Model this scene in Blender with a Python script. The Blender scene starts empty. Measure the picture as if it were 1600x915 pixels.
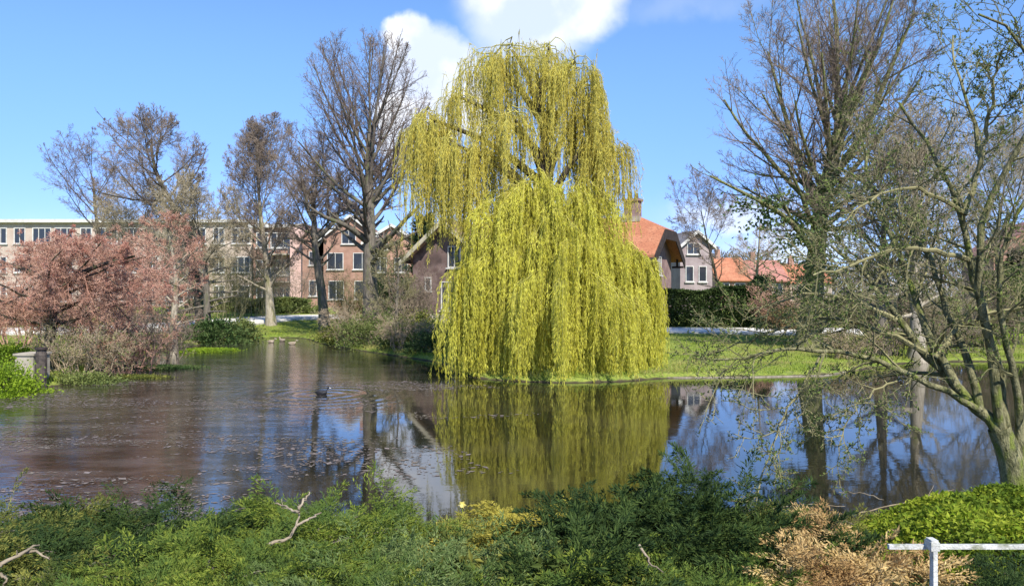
import bpy, math, random
import numpy as np
from mathutils import Vector

# ------------------------------------------------------------------ camera, sky, sun, exposure
S = bpy.context.scene
COL = S.collection
F_PX, HOR, CAM_Z = 1232.0, 462.0, 2.6          # focal length and horizon in photo pixels, eye height over the water
cam_d = bpy.data.cameras.new("camera"); cam = bpy.data.objects.new("camera", cam_d); COL.objects.link(cam)
cam.location = (0, 0, CAM_Z)
cam.rotation_euler = (math.radians(90) + math.atan((HOR - 457.5) / F_PX), 0, 0)
cam_d.sensor_width = 36; cam_d.lens = 36 * F_PX / 1600
cam_d.clip_start = 0.1; cam_d.clip_end = 5000
S.camera = cam

SUN_EL, SUN_AZ = math.radians(45), math.radians(158)       # azimuth from +Y towards +X: behind the camera, to the right
sun_vec = Vector((math.sin(SUN_AZ) * math.cos(SUN_EL), math.cos(SUN_AZ) * math.cos(SUN_EL), math.sin(SUN_EL)))
sun_d = bpy.data.lights.new("sun", 'SUN'); sun = bpy.data.objects.new("sun", sun_d); COL.objects.link(sun)
sun_d.energy = 4.2; sun_d.angle = math.radians(0.5); sun_d.color = (1.0, 0.95, 0.86)
sun.rotation_euler = sun_vec.to_track_quat('Z', 'Y').to_euler()

S.view_settings.view_transform = 'Standard'; S.view_settings.look = 'None'
S.view_settings.exposure = 0.80; S.view_settings.gamma = 1.0; S.view_settings.use_curve_mapping = False
S.render.engine = 'CYCLES'
S.cycles.use_denoising = True; S.cycles.max_bounces = 6; S.cycles.transparent_max_bounces = 4
S.cycles.diffuse_bounces = 3; S.cycles.glossy_bounces = 3; S.cycles.transmission_bounces = 3
S.cycles.sample_clamp_indirect = 6.0

W = bpy.data.worlds.new("World"); S.world = W; W.use_nodes = True
nt = W.node_tree; nt.nodes.clear()
def N(nt, t, **kw):
    n = nt.nodes.new(t)
    for k, v in kw.items():
        if k.startswith('i_'):
            n.inputs[int(k[2:])].default_value = v
        else:
            setattr(n, k, v)
    return n
def pxdir(px, py):
    v = Vector(((px - 800) / F_PX, 1.0, (HOR - py) / F_PX)); v.normalize(); return v
out = N(nt, 'ShaderNodeOutputWorld'); bg = N(nt, 'ShaderNodeBackground'); bg.inputs[1].default_value = 0.135
sky = N(nt, 'ShaderNodeTexSky'); sky.sky_type = 'NISHITA'; sky.sun_disc = False
sky.sun_elevation = SUN_EL; sky.sun_rotation = SUN_AZ
sky.air_density = 1.0; sky.dust_density = 0.0; sky.ozone_density = 3.0; sky.altitude = 1400
tc = N(nt, 'ShaderNodeTexCoord')
hs = N(nt, 'ShaderNodeHueSaturation'); hs.inputs['Hue'].default_value = 0.504; hs.inputs['Saturation'].default_value = 1.08; hs.inputs['Value'].default_value = 1.0
nt.links.new(sky.outputs[0], hs.inputs['Color'])
sepd = N(nt, 'ShaderNodeSeparateXYZ'); nt.links.new(tc.outputs['Generated'], sepd.inputs[0])
hz = N(nt, 'ShaderNodeMapRange'); hz.inputs['From Min'].default_value = 0.0; hz.inputs['From Max'].default_value = 0.34; hz.interpolation_type = 'SMOOTHSTEP'
nt.links.new(sepd.outputs['Z'], hz.inputs['Value'])
tint = N(nt, 'ShaderNodeMixRGB'); tint.inputs[1].default_value = (0.43, 0.49, 0.80, 1); tint.inputs[2].default_value = (0.86, 0.95, 1.0, 1)
nt.links.new(hz.outputs[0], tint.inputs[0])
skyc = N(nt, 'ShaderNodeMixRGB', blend_type='MULTIPLY'); skyc.inputs[0].default_value = 1.0
nt.links.new(hs.outputs[0], skyc.inputs[1]); nt.links.new(tint.outputs[0], skyc.inputs[2])
# cumulus banks, as fields of sky direction
def blob(px, py, rx, ry):
    c = pxdir(px, py)
    sub = N(nt, 'ShaderNodeVectorMath', operation='SUBTRACT'); sub.inputs[1].default_value = c
    nt.links.new(warp.outputs[0], sub.inputs[0])
    mul = N(nt, 'ShaderNodeVectorMath', operation='MULTIPLY')
    mul.inputs[1].default_value = (F_PX / rx, F_PX / max(rx, ry), F_PX / ry)
    nt.links.new(sub.outputs[0], mul.inputs[0])
    ln = N(nt, 'ShaderNodeVectorMath', operation='LENGTH'); nt.links.new(mul.outputs[0], ln.inputs[0])
    m = N(nt, 'ShaderNodeMath', operation='SUBTRACT'); m.inputs[0].default_value = 1.0
    nt.links.new(ln.outputs['Value'], m.inputs[1])
    return m.outputs[0]
wn = N(nt, 'ShaderNodeTexNoise'); wn.inputs['Scale'].default_value = 9; wn.inputs['Detail'].default_value = 6; wn.inputs['Roughness'].default_value = 0.55
nt.links.new(tc.outputs['Generated'], wn.inputs['Vector'])
wsub = N(nt, 'ShaderNodeVectorMath', operation='SUBTRACT'); wsub.inputs[1].default_value = (0.5, 0.5, 0.5)
nt.links.new(wn.outputs['Color'], wsub.inputs[0])
wsc = N(nt, 'ShaderNodeVectorMath', operation='SCALE'); wsc.inputs['Scale'].default_value = 0.085
nt.links.new(wsub.outputs[0], wsc.inputs[0])
warp = N(nt, 'ShaderNodeVectorMath', operation='ADD')
nt.links.new(tc.outputs['Generated'], warp.inputs[0]); nt.links.new(wsc.outputs[0], warp.inputs[1])
def ramp(v, a, b):
    r = N(nt, 'ShaderNodeMapRange'); r.inputs['From Min'].default_value = a; r.inputs['From Max'].default_value = b
    r.interpolation_type = 'SMOOTHSTEP'
    nt.links.new(v, r.inputs['Value']); return r.outputs[0]
def mx(a, b):
    m = N(nt, 'ShaderNodeMath', operation='MAXIMUM'); nt.links.new(a, m.inputs[0]); nt.links.new(b, m.inputs[1]); return m.outputs[0]
def mulc(a, c):
    m = N(nt, 'ShaderNodeMath', operation='MULTIPLY'); nt.links.new(a, m.inputs[0]); m.inputs[1].default_value = c; return m.outputs[0]
dense = mx(mx(blob(668, 110, 92, 78), blob(625, 50, 45, 40)), blob(700, 165, 80, 70))
dense = mx(mx(mx(dense, blob(640, 175, 70, 50)), blob(690, 120, 85, 80)), blob(655, 205, 75, 70))
soft = mx(blob(830, 20, 135, 100), blob(905, 5, 85, 75))
cover = mx(ramp(dense, 0.02, 0.36), mulc(ramp(soft, 0.0, 0.55), 0.88))
low = mx(mx(blob(1140, 350, 220, 55), blob(1500, 300, 420, 60)), mx(blob(300, 390, 700, 60), blob(1080, 10, 150, 35)))
cover = mx(cover, mulc(ramp(low, 0.0, 0.9), 0.16)); cover = mx(cover, mulc(ramp(mx(blob(1150, 335, 120, 38), blob(1240, 380, 130, 34)), 0.0, 0.6), 0.6))
puff = N(nt, 'ShaderNodeTexNoise'); puff.inputs['Scale'].default_value = 14; puff.inputs['Detail'].default_value = 5
nt.links.new(tc.outputs['Generated'], puff.inputs['Vector'])
cc = N(nt, 'ShaderNodeMixRGB'); cc.inputs[1].default_value = (3.6, 4.1, 5.2, 1); cc.inputs[2].default_value = (5.2, 5.3, 5.6, 1)
nt.links.new(ramp(puff.outputs[0], 0.38, 0.62), cc.inputs[0])
mixc = N(nt, 'ShaderNodeMixRGB')
nt.links.new(cover, mixc.inputs[0]); nt.links.new(skyc.outputs[0], mixc.inputs[1]); nt.links.new(cc.outputs[0], mixc.inputs[2])
nt.links.new(mixc.outputs[0], bg.inputs[0]); nt.links.new(bg.outputs[0], out.inputs[0])

# ------------------------------------------------------------------ helpers
RNG = np.random.default_rng(7)
def at(px, py, Y):
    return np.array([(px - 800) / F_PX * Y, Y, CAM_Z - (py - HOR) / F_PX * Y])
def X_at(px, Y): return (px - 800) / F_PX * Y
def Z_at(py, Y): return CAM_Z - (py - HOR) / F_PX * Y
def nrm(v): return v / np.maximum(np.linalg.norm(v, axis=-1, keepdims=True), 1e-9)
BASE = {}
def tag(o, label=None, cat=None, group=None, kind=None):
    if label: o['label'] = label
    if cat: o['category'] = cat
    if group: o['group'] = group
    if kind: o['kind'] = kind
    return o
def thing(name, loc, label, cat, group=None):
    o = bpy.data.objects.new(name, None); COL.objects.link(o)
    o.location = tuple(float(c) for c in loc); o.empty_display_size = 0.3
    BASE[o.name] = np.array([float(c) for c in loc]); return tag(o, label, cat, group)
def mk(name, geo, mat, parent=None, smooth=False, base=None):
    """geo: list of (V (n,3), F (m,k)) in world metres, linked as one mesh object."""
    if parent is not None: b = BASE[parent.name]
    else: b = np.array(base if base is not None else (0, 0, 0), float)
    Vs, li, ls, off, loff = [], [], [], 0, 0
    for V, F in geo:
        V = np.asarray(V, float).reshape(-1, 3); F = np.asarray(F, np.int64)
        if len(F) == 0: continue
        Vs.append(V - b); li.append((F + off).ravel())
        ls.append(loff + np.arange(len(F)) * F.shape[1]); off += len(V); loff += F.size
    V = np.concatenate(Vs); li = np.concatenate(li); ls = np.concatenate(ls)
    me = bpy.data.meshes.new(name)
    me.vertices.add(len(V)); me.vertices.foreach_set('co', V.astype(np.float32).ravel())
    me.loops.add(len(li)); me.loops.foreach_set('vertex_index', li.astype(np.int32))
    me.polygons.add(len(ls)); me.polygons.foreach_set('loop_start', ls.astype(np.int32))
    me.polygons.foreach_set('use_smooth', np.full(len(ls), bool(smooth)))
    me.update(calc_edges=True); me.validate()
    if mat: me.materials.append(mat)
    o = bpy.data.objects.new(name, me); COL.objects.link(o)
    if parent is not None: o.parent = parent
    else: o.location = tuple(b)
    BASE[o.name] = b
    return o
def box(c, s, u=(1, 0, 0), v=(0, 1, 0)):
    """box centred at c, sizes s along u, v and z."""
    u, v = np.array(u, float), np.array(v, float); w = np.array([0, 0, 1.0])
    c = np.array(c, float); out = []
    for k in (-.5, .5):
        for i, j in ((-.5, -.5), (.5, -.5), (.5, .5), (-.5, .5)):
            out.append(c + u * i * s[0] + v * j * s[1] + w * k * s[2])
    return np.array(out), np.array([[3, 2, 1, 0], [4, 5, 6, 7], [0, 1, 5, 4], [1, 2, 6, 5], [2, 3, 7, 6], [3, 0, 4, 7]])
def slab(poly, d):
    """a flat polygon given thickness along vector d."""
    P = np.array(poly, float); n = len(P); V = np.concatenate([P, P + np.array(d, float)])
    out = [(P, np.arange(n)[None]), (P + np.array(d, float), np.arange(n)[::-1][None])]
    out.append((V, np.array([[i, n + i, n + (i + 1) % n, (i + 1) % n] for i in range(n)])))
    return out
def tubes(P, R, s=3):
    P = np.asarray(P, float); R = np.asarray(R, float); n, k, _ = P.shape
    T = np.empty_like(P); T[:, 1:-1] = P[:, 2:] - P[:, :-2]; T[:, 0] = P[:, 1] - P[:, 0]; T[:, -1] = P[:, -1] - P[:, -2]
    T = nrm(T)
    mean = nrm(P[:, -1] - P[:, 0])
    ref = np.where(np.abs(mean[:, 2:3]) > .8, np.array([1., 0.13, 0]), np.array([0, 0.1, 1.]))[:, None, :]
    A = nrm(np.cross(T, np.broadcast_to(ref, T.shape))); B = np.cross(T, A)
    a = np.arange(s) / s * 2 * np.pi
    V = P[:, :, None] + R[:, :, None, None] * (A[:, :, None] * np.cos(a)[None, None, :, None] + B[:, :, None] * np.sin(a)[None, None, :, None])
    idx = np.arange(n * k * s).reshape(n, k, s)
    nx = np.roll(idx, -1, axis=2)
    F = np.stack([idx[:, :-1], nx[:, :-1], nx[:, 1:], idx[:, 1:]], -1).reshape(-1, 4)
    return V.reshape(-1, 3), F
def leaves(C, A, L, Wd, rng, up=0.0):
    """diamond-shaped leaf faces starting at C along A."""
    n = len(C); A = nrm(np.asarray(A, float)); L = np.broadcast_to(L, (n,)); Wd = np.broadcast_to(Wd, (n,))
    r = rng.normal(size=(n, 3)) + np.array([0, 0, up]); B = nrm(np.cross(A, r)); Nn = np.cross(A, B)
    l, w = L[:, None], Wd[:, None]
    V = np.stack([C, C + A * l * .45 + B * w * .5 + Nn * l * .06, C + A * l, C + A * l * .45 - B * w * .5 + Nn * l * .06], 1)
    return V.reshape(-1, 3), np.arange(4 * n).reshape(n, 4)
def smooth_line(pts, k):
    pts = np.array(pts, float); n = len(pts)
    d = np.r_[0, np.cumsum(np.linalg.norm(np.diff(pts, axis=0), axis=1))]
    t = np.linspace(0, d[-1], k); q = np.stack([np.interp(t, d, pts[:, i]) for i in range(pts.shape[1])], 1)
    for _ in range(2):
        q[1:-1] = q[1:-1] * .5 + (q[2:] + q[:-2]) * .25
    return q
def vnoise(x, y, seed=0, sc=1.0):
    """cheap smooth 2D noise in -1..1."""
    r = np.random.default_rng(seed); v = 0
    for i in range(7):
        a = r.uniform(0, 2 * np.pi); f = sc * r.uniform(.6, 2.2); v = v + np.sin((x * np.cos(a) + y * np.sin(a)) * f + r.uniform(0, 6.28))
    return v / 4.0

# ------------------------------------------------------------------ materials
def new_mat(name):
    m = bpy.data.materials.new(name); m.use_nodes = True; t = m.node_tree; t.nodes.clear()
    return m, t, N(t, 'ShaderNodeOutputMaterial')
def rgba(c): return (*c, 1)
def noise(t, scale, detail=4, vec=None, rough=.55):
    n = N(t, 'ShaderNodeTexNoise'); n.inputs['Scale'].default_value = scale; n.inputs['Detail'].default_value = detail; n.inputs['Roughness'].default_value = rough
    if vec is not None: t.links.new(vec, n.inputs['Vector'])
    return n
def mixrgb(t, fac, a, b):
    m = N(t, 'ShaderNodeMixRGB')
    for i, x in enumerate((fac, a, b)):
        if isinstance(x, (tuple, list)): m.inputs[i].default_value = rgba(x) if len(x) == 3 else x
        elif isinstance(x, (int, float)): m.inputs[i].default_value = x
        else: t.links.new(x, m.inputs[i])
    return m.outputs[0]
def mrange(t, v, a, b, c=0., d=1.):
    r = N(t, 'ShaderNodeMapRange')
    for k, x in zip(('From Min', 'From Max', 'To Min', 'To Max'), (a, b, c, d)): r.inputs[k].default_value = x
    r.interpolation_type = 'SMOOTHSTEP'; t.links.new(v, r.inputs['Value']); return r.outputs[0]
def surf(name, c1, c2, scale=3., rough=.85, bump=.0, bscale=20., c3=None, s3=.5, stretch=None, spec=.3):
    m, t, o = new_mat(name); g = N(t, 'ShaderNodeNewGeometry'); vec = g.outputs['Position']
    if stretch:
        mp = N(t, 'ShaderNodeMapping'); mp.inputs['Scale'].default_value = stretch; t.links.new(vec, mp.inputs['Vector']); vec = mp.outputs[0]
    n1 = noise(t, scale, 6, vec)
    col = mixrgb(t, mrange(t, n1.outputs[0], .35, .65), c1, c2)
    if c3:
        n3 = noise(t, s3, 4, vec); col = mixrgb(t, mrange(t, n3.outputs[0], .5, .66), col, c3)
    p = N(t, 'ShaderNodeBsdfPrincipled'); p.inputs['Roughness'].default_value = rough; p.inputs['Specular IOR Level'].default_value = spec
    t.links.new(col, p.inputs['Base Color'])
    if bump:
        nb = noise(t, bscale, 5, vec); b = N(t, 'ShaderNodeBump'); b.inputs['Strength'].default_value = bump; b.inputs['Distance'].default_value = .03
        t.links.new(nb.outputs[0], b.inputs['Height']); t.links.new(b.outputs[0], p.inputs['Normal'])
    t.links.new(p.outputs[0], o.inputs[0]); return m
def leafy(name, c1, c2, c3=None, scale=1.2, trans=.3, rough=.6, stretch=None, spec=.08):
    m, t, o = new_mat(name); g = N(t, 'ShaderNodeNewGeometry'); vec = g.outputs['Position']
    if stretch:
        mp = N(t, 'ShaderNodeMapping'); mp.inputs['Scale'].default_value = stretch; t.links.new(vec, mp.inputs['Vector']); vec = mp.outputs[0]
    col = mixrgb(t, g.outputs['Random Per Island'], c1, c2)
    if c3:
        n3 = noise(t, scale, 4, vec); col = mixrgb(t, mrange(t, n3.outputs[0], .42, .66), col, c3)
    p = N(t, 'ShaderNodeBsdfPrincipled'); p.inputs['Roughness'].default_value = rough; p.inputs['Specular IOR Level'].default_value = spec
    tr = N(t, 'ShaderNodeBsdfTranslucent'); mx_ = N(t, 'ShaderNodeMixShader'); mx_.inputs[0].default_value = trans
    t.links.new(col, p.inputs['Base Color']); t.links.new(col, tr.inputs['Color'])
    t.links.new(p.outputs[0], mx_.inputs[1]); t.links.new(tr.outputs[0], mx_.inputs[2]); t.links.new(mx_.outputs[0], o.inputs[0])
    return m
def glass(name, c=(.03, .035, .045)):
    m, t, o = new_mat(name); p = N(t, 'ShaderNodeBsdfPrincipled'); p.inputs['Base Color'].default_value = rgba(c)
    p.inputs['Roughness'].default_value = .06; p.inputs['Specular IOR Level'].default_value = .6
    t.links.new(p.outputs[0], o.inputs[0]); return m
def tiled(name, c1, c2, pitch=.3):
    m, t, o = new_mat(name); g = N(t, 'ShaderNodeNewGeometry'); vec = g.outputs['Position']
    n1 = noise(t, 1.1, 6, vec); n2 = noise(t, 9, 3, vec)
    col = mixrgb(t, mrange(t, n1.outputs[0], .35, .65), c1, c2)
    col = mixrgb(t, mrange(t, n2.outputs[0], .45, .75), col, tuple(.55 * x for x in c1))
    sep = N(t, 'ShaderNodeSeparateXYZ'); t.links.new(vec, sep.inputs[0])
    w = N(t, 'ShaderNodeMath', operation='MULTIPLY'); w.inputs[1].default_value = 1 / pitch; t.links.new(sep.outputs['Z'], w.inputs[0])
    fr = N(t, 'ShaderNodeMath', operation='FRACT'); t.links.new(w.outputs[0], fr.inputs[0])
    b = N(t, 'ShaderNodeBump'); b.inputs['Strength'].default_value = .8; b.inputs['Distance'].default_value = .05; t.links.new(fr.outputs[0], b.inputs['Height'])
    p = N(t, 'ShaderNodeBsdfPrincipled'); p.inputs['Roughness'].default_value = .8
    t.links.new(col, p.inputs['Base Color']); t.links.new(b.outputs[0], p.inputs['Normal']); t.links.new(p.outputs[0], o.inputs[0]); return m

M = dict(
    bark_dark=surf('dark bark', (.042, .034, .026), (.085, .07, .052), 6, .9, .5, 30, (.08, .085, .04), 1.2, stretch=(3, 3, .8)),
    bark_grey=surf('grey brown bark', (.10, .085, .066), (.18, .155, .12), 5, .9, .5, 26, (.11, .115, .055), 1.0, stretch=(3, 3, .7)),
    bark_pale=surf('pale bark', (.24, .205, .15), (.38, .33, .25), 6, .9, .4, 24, (.17, .16, .08), 1.2, stretch=(3, 3, .7)),
    bark_moss=surf('mossy bark', (.085, .085, .035), (.27, .25, .13), 11, .9, .9, 40, (.16, .19, .035), 5.0, stretch=(2, 2, .8)),
    twig_dark=surf('dark twigs', (.12, .09, .072), (.19, .145, .12), 2, .9),
    twig_brown=surf('brown twigs', (.15, .115, .085), (.24, .185, .14), 2, .9),
    twig_olive=surf('olive twigs', (.15, .14, .062), (.26, .235, .115), 1.5, .9),
    twig_beige=surf('beige twigs', (.24, .20, .125), (.37, .315, .21), 2, .9),
    twig_red=surf('red brown twigs', (.36, .19, .135), (.50, .31, .225), 1.5, .9),
    twig_tan=surf('tan twigs', (.25, .19, .12), (.38, .30, .2), 2, .9),
    deadwood=surf('weathered dead wood', (.19, .15, .10), (.35, .285, .2), 8, .85, .4, 40),
    willow=leafy('young willow leaves', (.60, .58, .075), (.78, .75, .15), (.47, .44, .05), .9, .38, stretch=(2.2, 2.2, .35)),
    willow_top=leafy('sparser golden willow leaves', (.60, .53, .09), (.78, .69, .17), (.54, .44, .08), .8, .38, stretch=(2, 2, .4)),
    willow_stem=surf('yellow willow stems', (.36, .33, .07), (.50, .45, .11), 2, .8),
    buds_red=leafy('red buds', (.42, .145, .105), (.58, .28, .21), (.54, .34, .23), .6, .3),
    buds_green=leafy('opening leaf buds', (.10, .15, .035), (.24, .30, .08), (.06, .09, .03), 1.5, .3),
    ivy=leafy('dark ivy', (.035, .07, .025), (.10, .15, .05), (.14, .16, .06), 1.0, .15, .45),
    conifer=leafy('dark conifer', (.016, .034, .016), (.04, .066, .028), None, 1, .1),
    hedge=leafy('dark clipped hedge', (.018, .036, .012), (.045, .072, .02), (.07, .10, .03), .9, .15),
    bush_green=leafy('bank shrub leaves', (.13, .17, .045), (.25, .28, .09), (.09, .12, .04), .9, .25),
    bush_bright=leafy('bright green leaves', (.17, .27, .02), (.32, .43, .035), (.12, .2, .025), .8, .35),
    bush_dark=leafy('evergreen leaves', (.03, .062, .02), (.07, .12, .035), (.11, .15, .05), 1.2, .2),
    bush_brown=leafy('brown shrub leaves', (.16, .10, .05), (.28, .18, .09), (.12, .12, .05), 1.0, .25),
    jun_green=leafy('juniper green', (.045, .09, .012), (.25, .29, .045), (.08, .13, .03), 2.2, .22),
    jun_dark=leafy('dark juniper', (.012, .032, .01), (.085, .125, .03), (.03, .055, .018), 2.2, .18),
    jun_blue=leafy('grey green juniper', (.045, .085, .025), (.22, .27, .095), (.08, .13, .03), 2.5, .2),
    jun_olive=leafy('olive juniper', (.06, .08, .018), (.28, .27, .06), (.06, .085, .02), 2.0, .2),
    gold=leafy('golden foliage', (.36, .31, .045), (.52, .44, .09), (.24, .24, .05), 1.8, .3),
    dead=leafy('dead tan foliage', (.48, .33, .12), (.72, .54, .26), (.36, .22, .09), 2.6, .25, .8),
    cover=leafy('bright creeping leaves', (.14, .22, .012), (.40, .44, .05), (.11, .17, .02), 2.6, .35),
    grassb=leafy('grass blades', (.17, .25, .03), (.34, .40, .07), (.36, .32, .12), .45, .3),
    wood=leafy('far bare twigs', (.16, .125, .10), (.26, .21, .165), (.20, .19, .11), .15, .2),
    litter=leafy('floating leaf litter', (.12, .095, .085), (.29, .24, .22), (.19, .16, .12), .8, .1),
    brick_pink=surf('pink brown brick', (.36, .20, .15), (.44, .26, .19), 1.2, .9, .2, 12),
    brick_red=surf('red brown brick', (.29, .165, .12), (.37, .22, .165), 1.5, .9, .2, 12),
    brick_beige=surf('beige brown brick', (.42, .33, .27), (.50, .41, .34), 1.0, .9, .2, 12),
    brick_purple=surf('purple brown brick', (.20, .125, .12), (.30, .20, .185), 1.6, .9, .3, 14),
    brick_umber_shaded=surf('umber brick with painted shade', (.115, .075, .066), (.215, .15, .135), 1.8, .9, .4, 14, (.08, .055, .05), .9),  # darker copy of the purple brown brick, branch shade put into its colour
    brick_grey=surf('grey mauve brick', (.27, .215, .215), (.34, .28, .275), 1.2, .9),
    plaster=surf('pale pink plaster', (.55, .36, .31), (.62, .43, .37), .8, .85),
    tile_orange=tiled('orange clay tiles', (.40, .15, .075), (.47, .20, .105)),
    tile_red=tiled('red clay tiles', (.36, .15, .11), (.44, .21, .16)),
    tile_slate=tiled('grey slates', (.17, .155, .16), (.24, .22, .22)),
    tile_brown=tiled('brown tiles', (.19, .12, .085), (.26, .17, .12)),
    timber_dark=surf('dark stained timber', (.028, .02, .018), (.05, .036, .03), 4, .8),
    timber_post=surf('wet dark timber', (.05, .04, .035), (.10, .08, .065), 9, .7, .5, 30),
    timber_pale=surf('pale weathered boards', (.40, .36, .26), (.52, .47, .36), 3, .85, .3, 20),
    white=surf('white paint', (.46, .46, .42), (.64, .64, .60), 14, .65, .4, 60, (.26, .27, .19), 9),
    trim=surf('white painted joinery', (.50, .48, .44), (.62, .60, .56), 3, .6),
    steel=surf('grey metal', (.14, .15, .16), (.2, .21, .22), 4, .5),
    concrete=surf('pale concrete', (.32, .28, .22), (.42, .37, .30), 2.5, .9, .3, 18, (.24, .22, .16), 1.2),
    path=surf('pale path paving', (.62, .59, .52), (.72, .69, .62), 1.0, .9, .1, 20),
    kerb=surf('kerb stone', (.42, .40, .36), (.5, .48, .44), 2, .9),
    glass=glass('window glass'),
    black=surf('black feathers', (.012, .012, .014), (.022, .022, .026), 20, .6),
    brownf=surf('mottled brown feathers', (.20, .15, .10), (.42, .35, .27), 25, .7),
    bill=surf('pale bill', (.6, .55, .5), (.7, .65, .6), 20, .5),
    petal=leafy('yellow petals', (.85, .72, .15), (.9, .8, .3), None, 1, .3),
)

# ------------------------------------------------------------------ pond outline, ground, water, path
SHORE = np.array([(-26, 8.2), (-12, 8.9), (-5, 8.5), (-1.0, 8.3), (1.5, 8.7), (4, 8.9), (8, 8.6), (14, 9.5), (22, 12), (27, 20), (24, 27), (20, 31.5),
                  (15.5, 31.0), (12.6, 28.0), (10.2, 25.7), (7.5, 25.2), (4.6, 25.0), (3.6, 24.0), (1.4, 23.5), (-0.8, 24.4), (-2.0, 26.5), (-2.4, 30),
                  (-4.2, 33.0), (-7.6, 38), (-10.5, 43), (-12.5, 48.2), (-14.2, 49.5), (-16.4, 48.5), (-16.6, 44), (-16.4, 36), (-15.2, 30), (-14.0, 26),
                  (-13.3, 23.6), (-13.0, 21.9), (-15.2, 20.6), (-19, 18.5), (-26, 16.5)], float)
def close_smooth(P, it=2):
    for _ in range(it):
        Q = np.roll(P, -1, axis=0); P = np.stack([P * .75 + Q * .25, P * .25 + Q * .75], 1).reshape(-1, 2)
    return P
SH = close_smooth(SHORE)
def sdist(x, y):
    """signed distance to the shore line, positive on land."""
    x = np.asarray(x, float); y = np.asarray(y, float); shp = x.shape; x = x.ravel(); y = y.ravel()
    best = np.full(x.shape, 1e18); ins = np.zeros(x.shape, bool)
    A, B = SH, np.roll(SH, -1, axis=0)
    for (ax, ay), (bx, by) in zip(A, B):
        ex, ey = bx - ax, by - ay; t = np.clip(((x - ax) * ex + (y - ay) * ey) / (ex * ex + ey * ey), 0, 1)
        best = np.minimum(best, (x - ax - t * ex) ** 2 + (y - ay - t * ey) ** 2)
        c = ((ay > y) != (by > y)) & (x < (bx - ax) * (y - ay) / ((by - ay) if by != ay else 1e-9) + ax); ins ^= c
    d = np.sqrt(best); return np.where(ins, -d, d).reshape(shp)
def sstep(v, a, b): t = np.clip((v - a) / (b - a), 0, 1); return t * t * (3 - 2 * t)
def gz(x, y):
    """height of the ground."""
    x = np.asarray(x, float); y = np.asarray(y, float); d = sdist(x, y)
    near = 1 - sstep(y, 9, 14)
    farL = sstep(-x, -2, 8) * sstep(y, 36, 60)
    slope = .22 * near + (1 - near) * .042
    H = .95 * near + (1 - near) * (.78 + .55 * farL)
    slope = slope + (1 - near) * .05 * sstep(-x, 6, 12)
    land = .13 * sstep(d, -.1, .25) + H * (1 - np.exp(-np.maximum(d, 0) * slope / H * 1.15))
    land = np.minimum(land, H + .13) + (.03 * vnoise(x, y, 3, .8) + .012 * vnoise(x, y, 4, 3.)) * sstep(d, .1, 1.5) * (1 - sstep(y, 60, 80))
    return np.where(d < 0, -.7 * sstep(-d, 0, 1.4) - .02, land)
def axis(lo, hi, step, far):
    a = list(np.arange(lo, hi + 1e-6, step)); s = step
    x = hi
    while x < far: s *= 1.35; x += s; a.append(x)
    x, s = lo, step
    while x > -far: s *= 1.35; x -= s; a.insert(0, x)
    return np.array(a)
gx, gy = axis(-30, 30, .28, 2500), axis(-2, 66, .28, 2500)
GX, GY = np.meshgrid(gx, gy); GZ = gz(GX, GY)
V = np.stack([GX, GY, GZ], -1).reshape(-1, 3); idx = np.arange(len(V)).reshape(GX.shape)
Fq = np.stack([idx[:-1, :-1], idx[:-1, 1:], idx[1:, 1:], idx[1:, :-1]], -1).reshape(-1, 4)
def ground_mat():
    m, t, o = new_mat('grass and earth'); g = N(t, 'ShaderNodeNewGeometry'); vec = g.outputs['Position']
    n1 = noise(t, .5, 6, vec); n2 = noise(t, 7, 5, vec); n4 = noise(t, 2.2, 4, vec)
    grass = mixrgb(t, mrange(t, n1.outputs[0], .35, .65), (.20, .25, .04), (.30, .33, .07))
    grass = mixrgb(t, mrange(t, n2.outputs[0], .35, .7), grass, (.13, .19, .035))
    grass = mixrgb(t, mulm(t, mrange(t, n4.outputs[0], .55, .7), .5), grass, (.26, .23, .11))
    soil = mixrgb(t, mrange(t, n2.outputs[0], .4, .62), (.055, .038, .026), (.13, .085, .055))
    sep = N(t, 'ShaderNodeSeparateXYZ'); t.links.new(vec, sep.inputs[0])
    col = mixrgb(t, mrange(t, sep.outputs['Y'], 9.6, 11.0), soil, grass)
    mud = mixrgb(t, n2.outputs[0], (.04, .032, .022), (.085, .07, .045))
    zj = N(t, 'ShaderNodeMath', operation='MULTIPLY_ADD'); t.links.new(n4.outputs[0], zj.inputs[0]); zj.inputs[1].default_value = -.12; t.links.new(sep.outputs['Z'], zj.inputs[2])
    col = mixrgb(t, mrange(t, zj.outputs[0], -.05, .01), mud, col)
    p = N(t, 'ShaderNodeBsdfPrincipled'); p.inputs['Roughness'].default_value = .95; p.inputs['Specular IOR Level'].default_value = .1
    nb = noise(t, 16, 6, vec); b = N(t, 'ShaderNodeBump'); b.inputs['Strength'].default_value = .7; b.inputs['Distance'].default_value = .06
    t.links.new(nb.outputs[0], b.inputs['Height']); t.links.new(b.outputs[0], p.inputs['Normal'])
    t.links.new(col, p.inputs['Base Color']); t.links.new(p.outputs[0], o.inputs[0]); return m
def mulm(t, a, c):
    m = N(t, 'ShaderNodeMath', operation='MULTIPLY'); t.links.new(a, m.inputs[0]); m.inputs[1].default_value = c; return m.outputs[0]
ground = tag(mk('ground', [(V, Fq)], ground_mat(), smooth=True), kind='structure')

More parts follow.
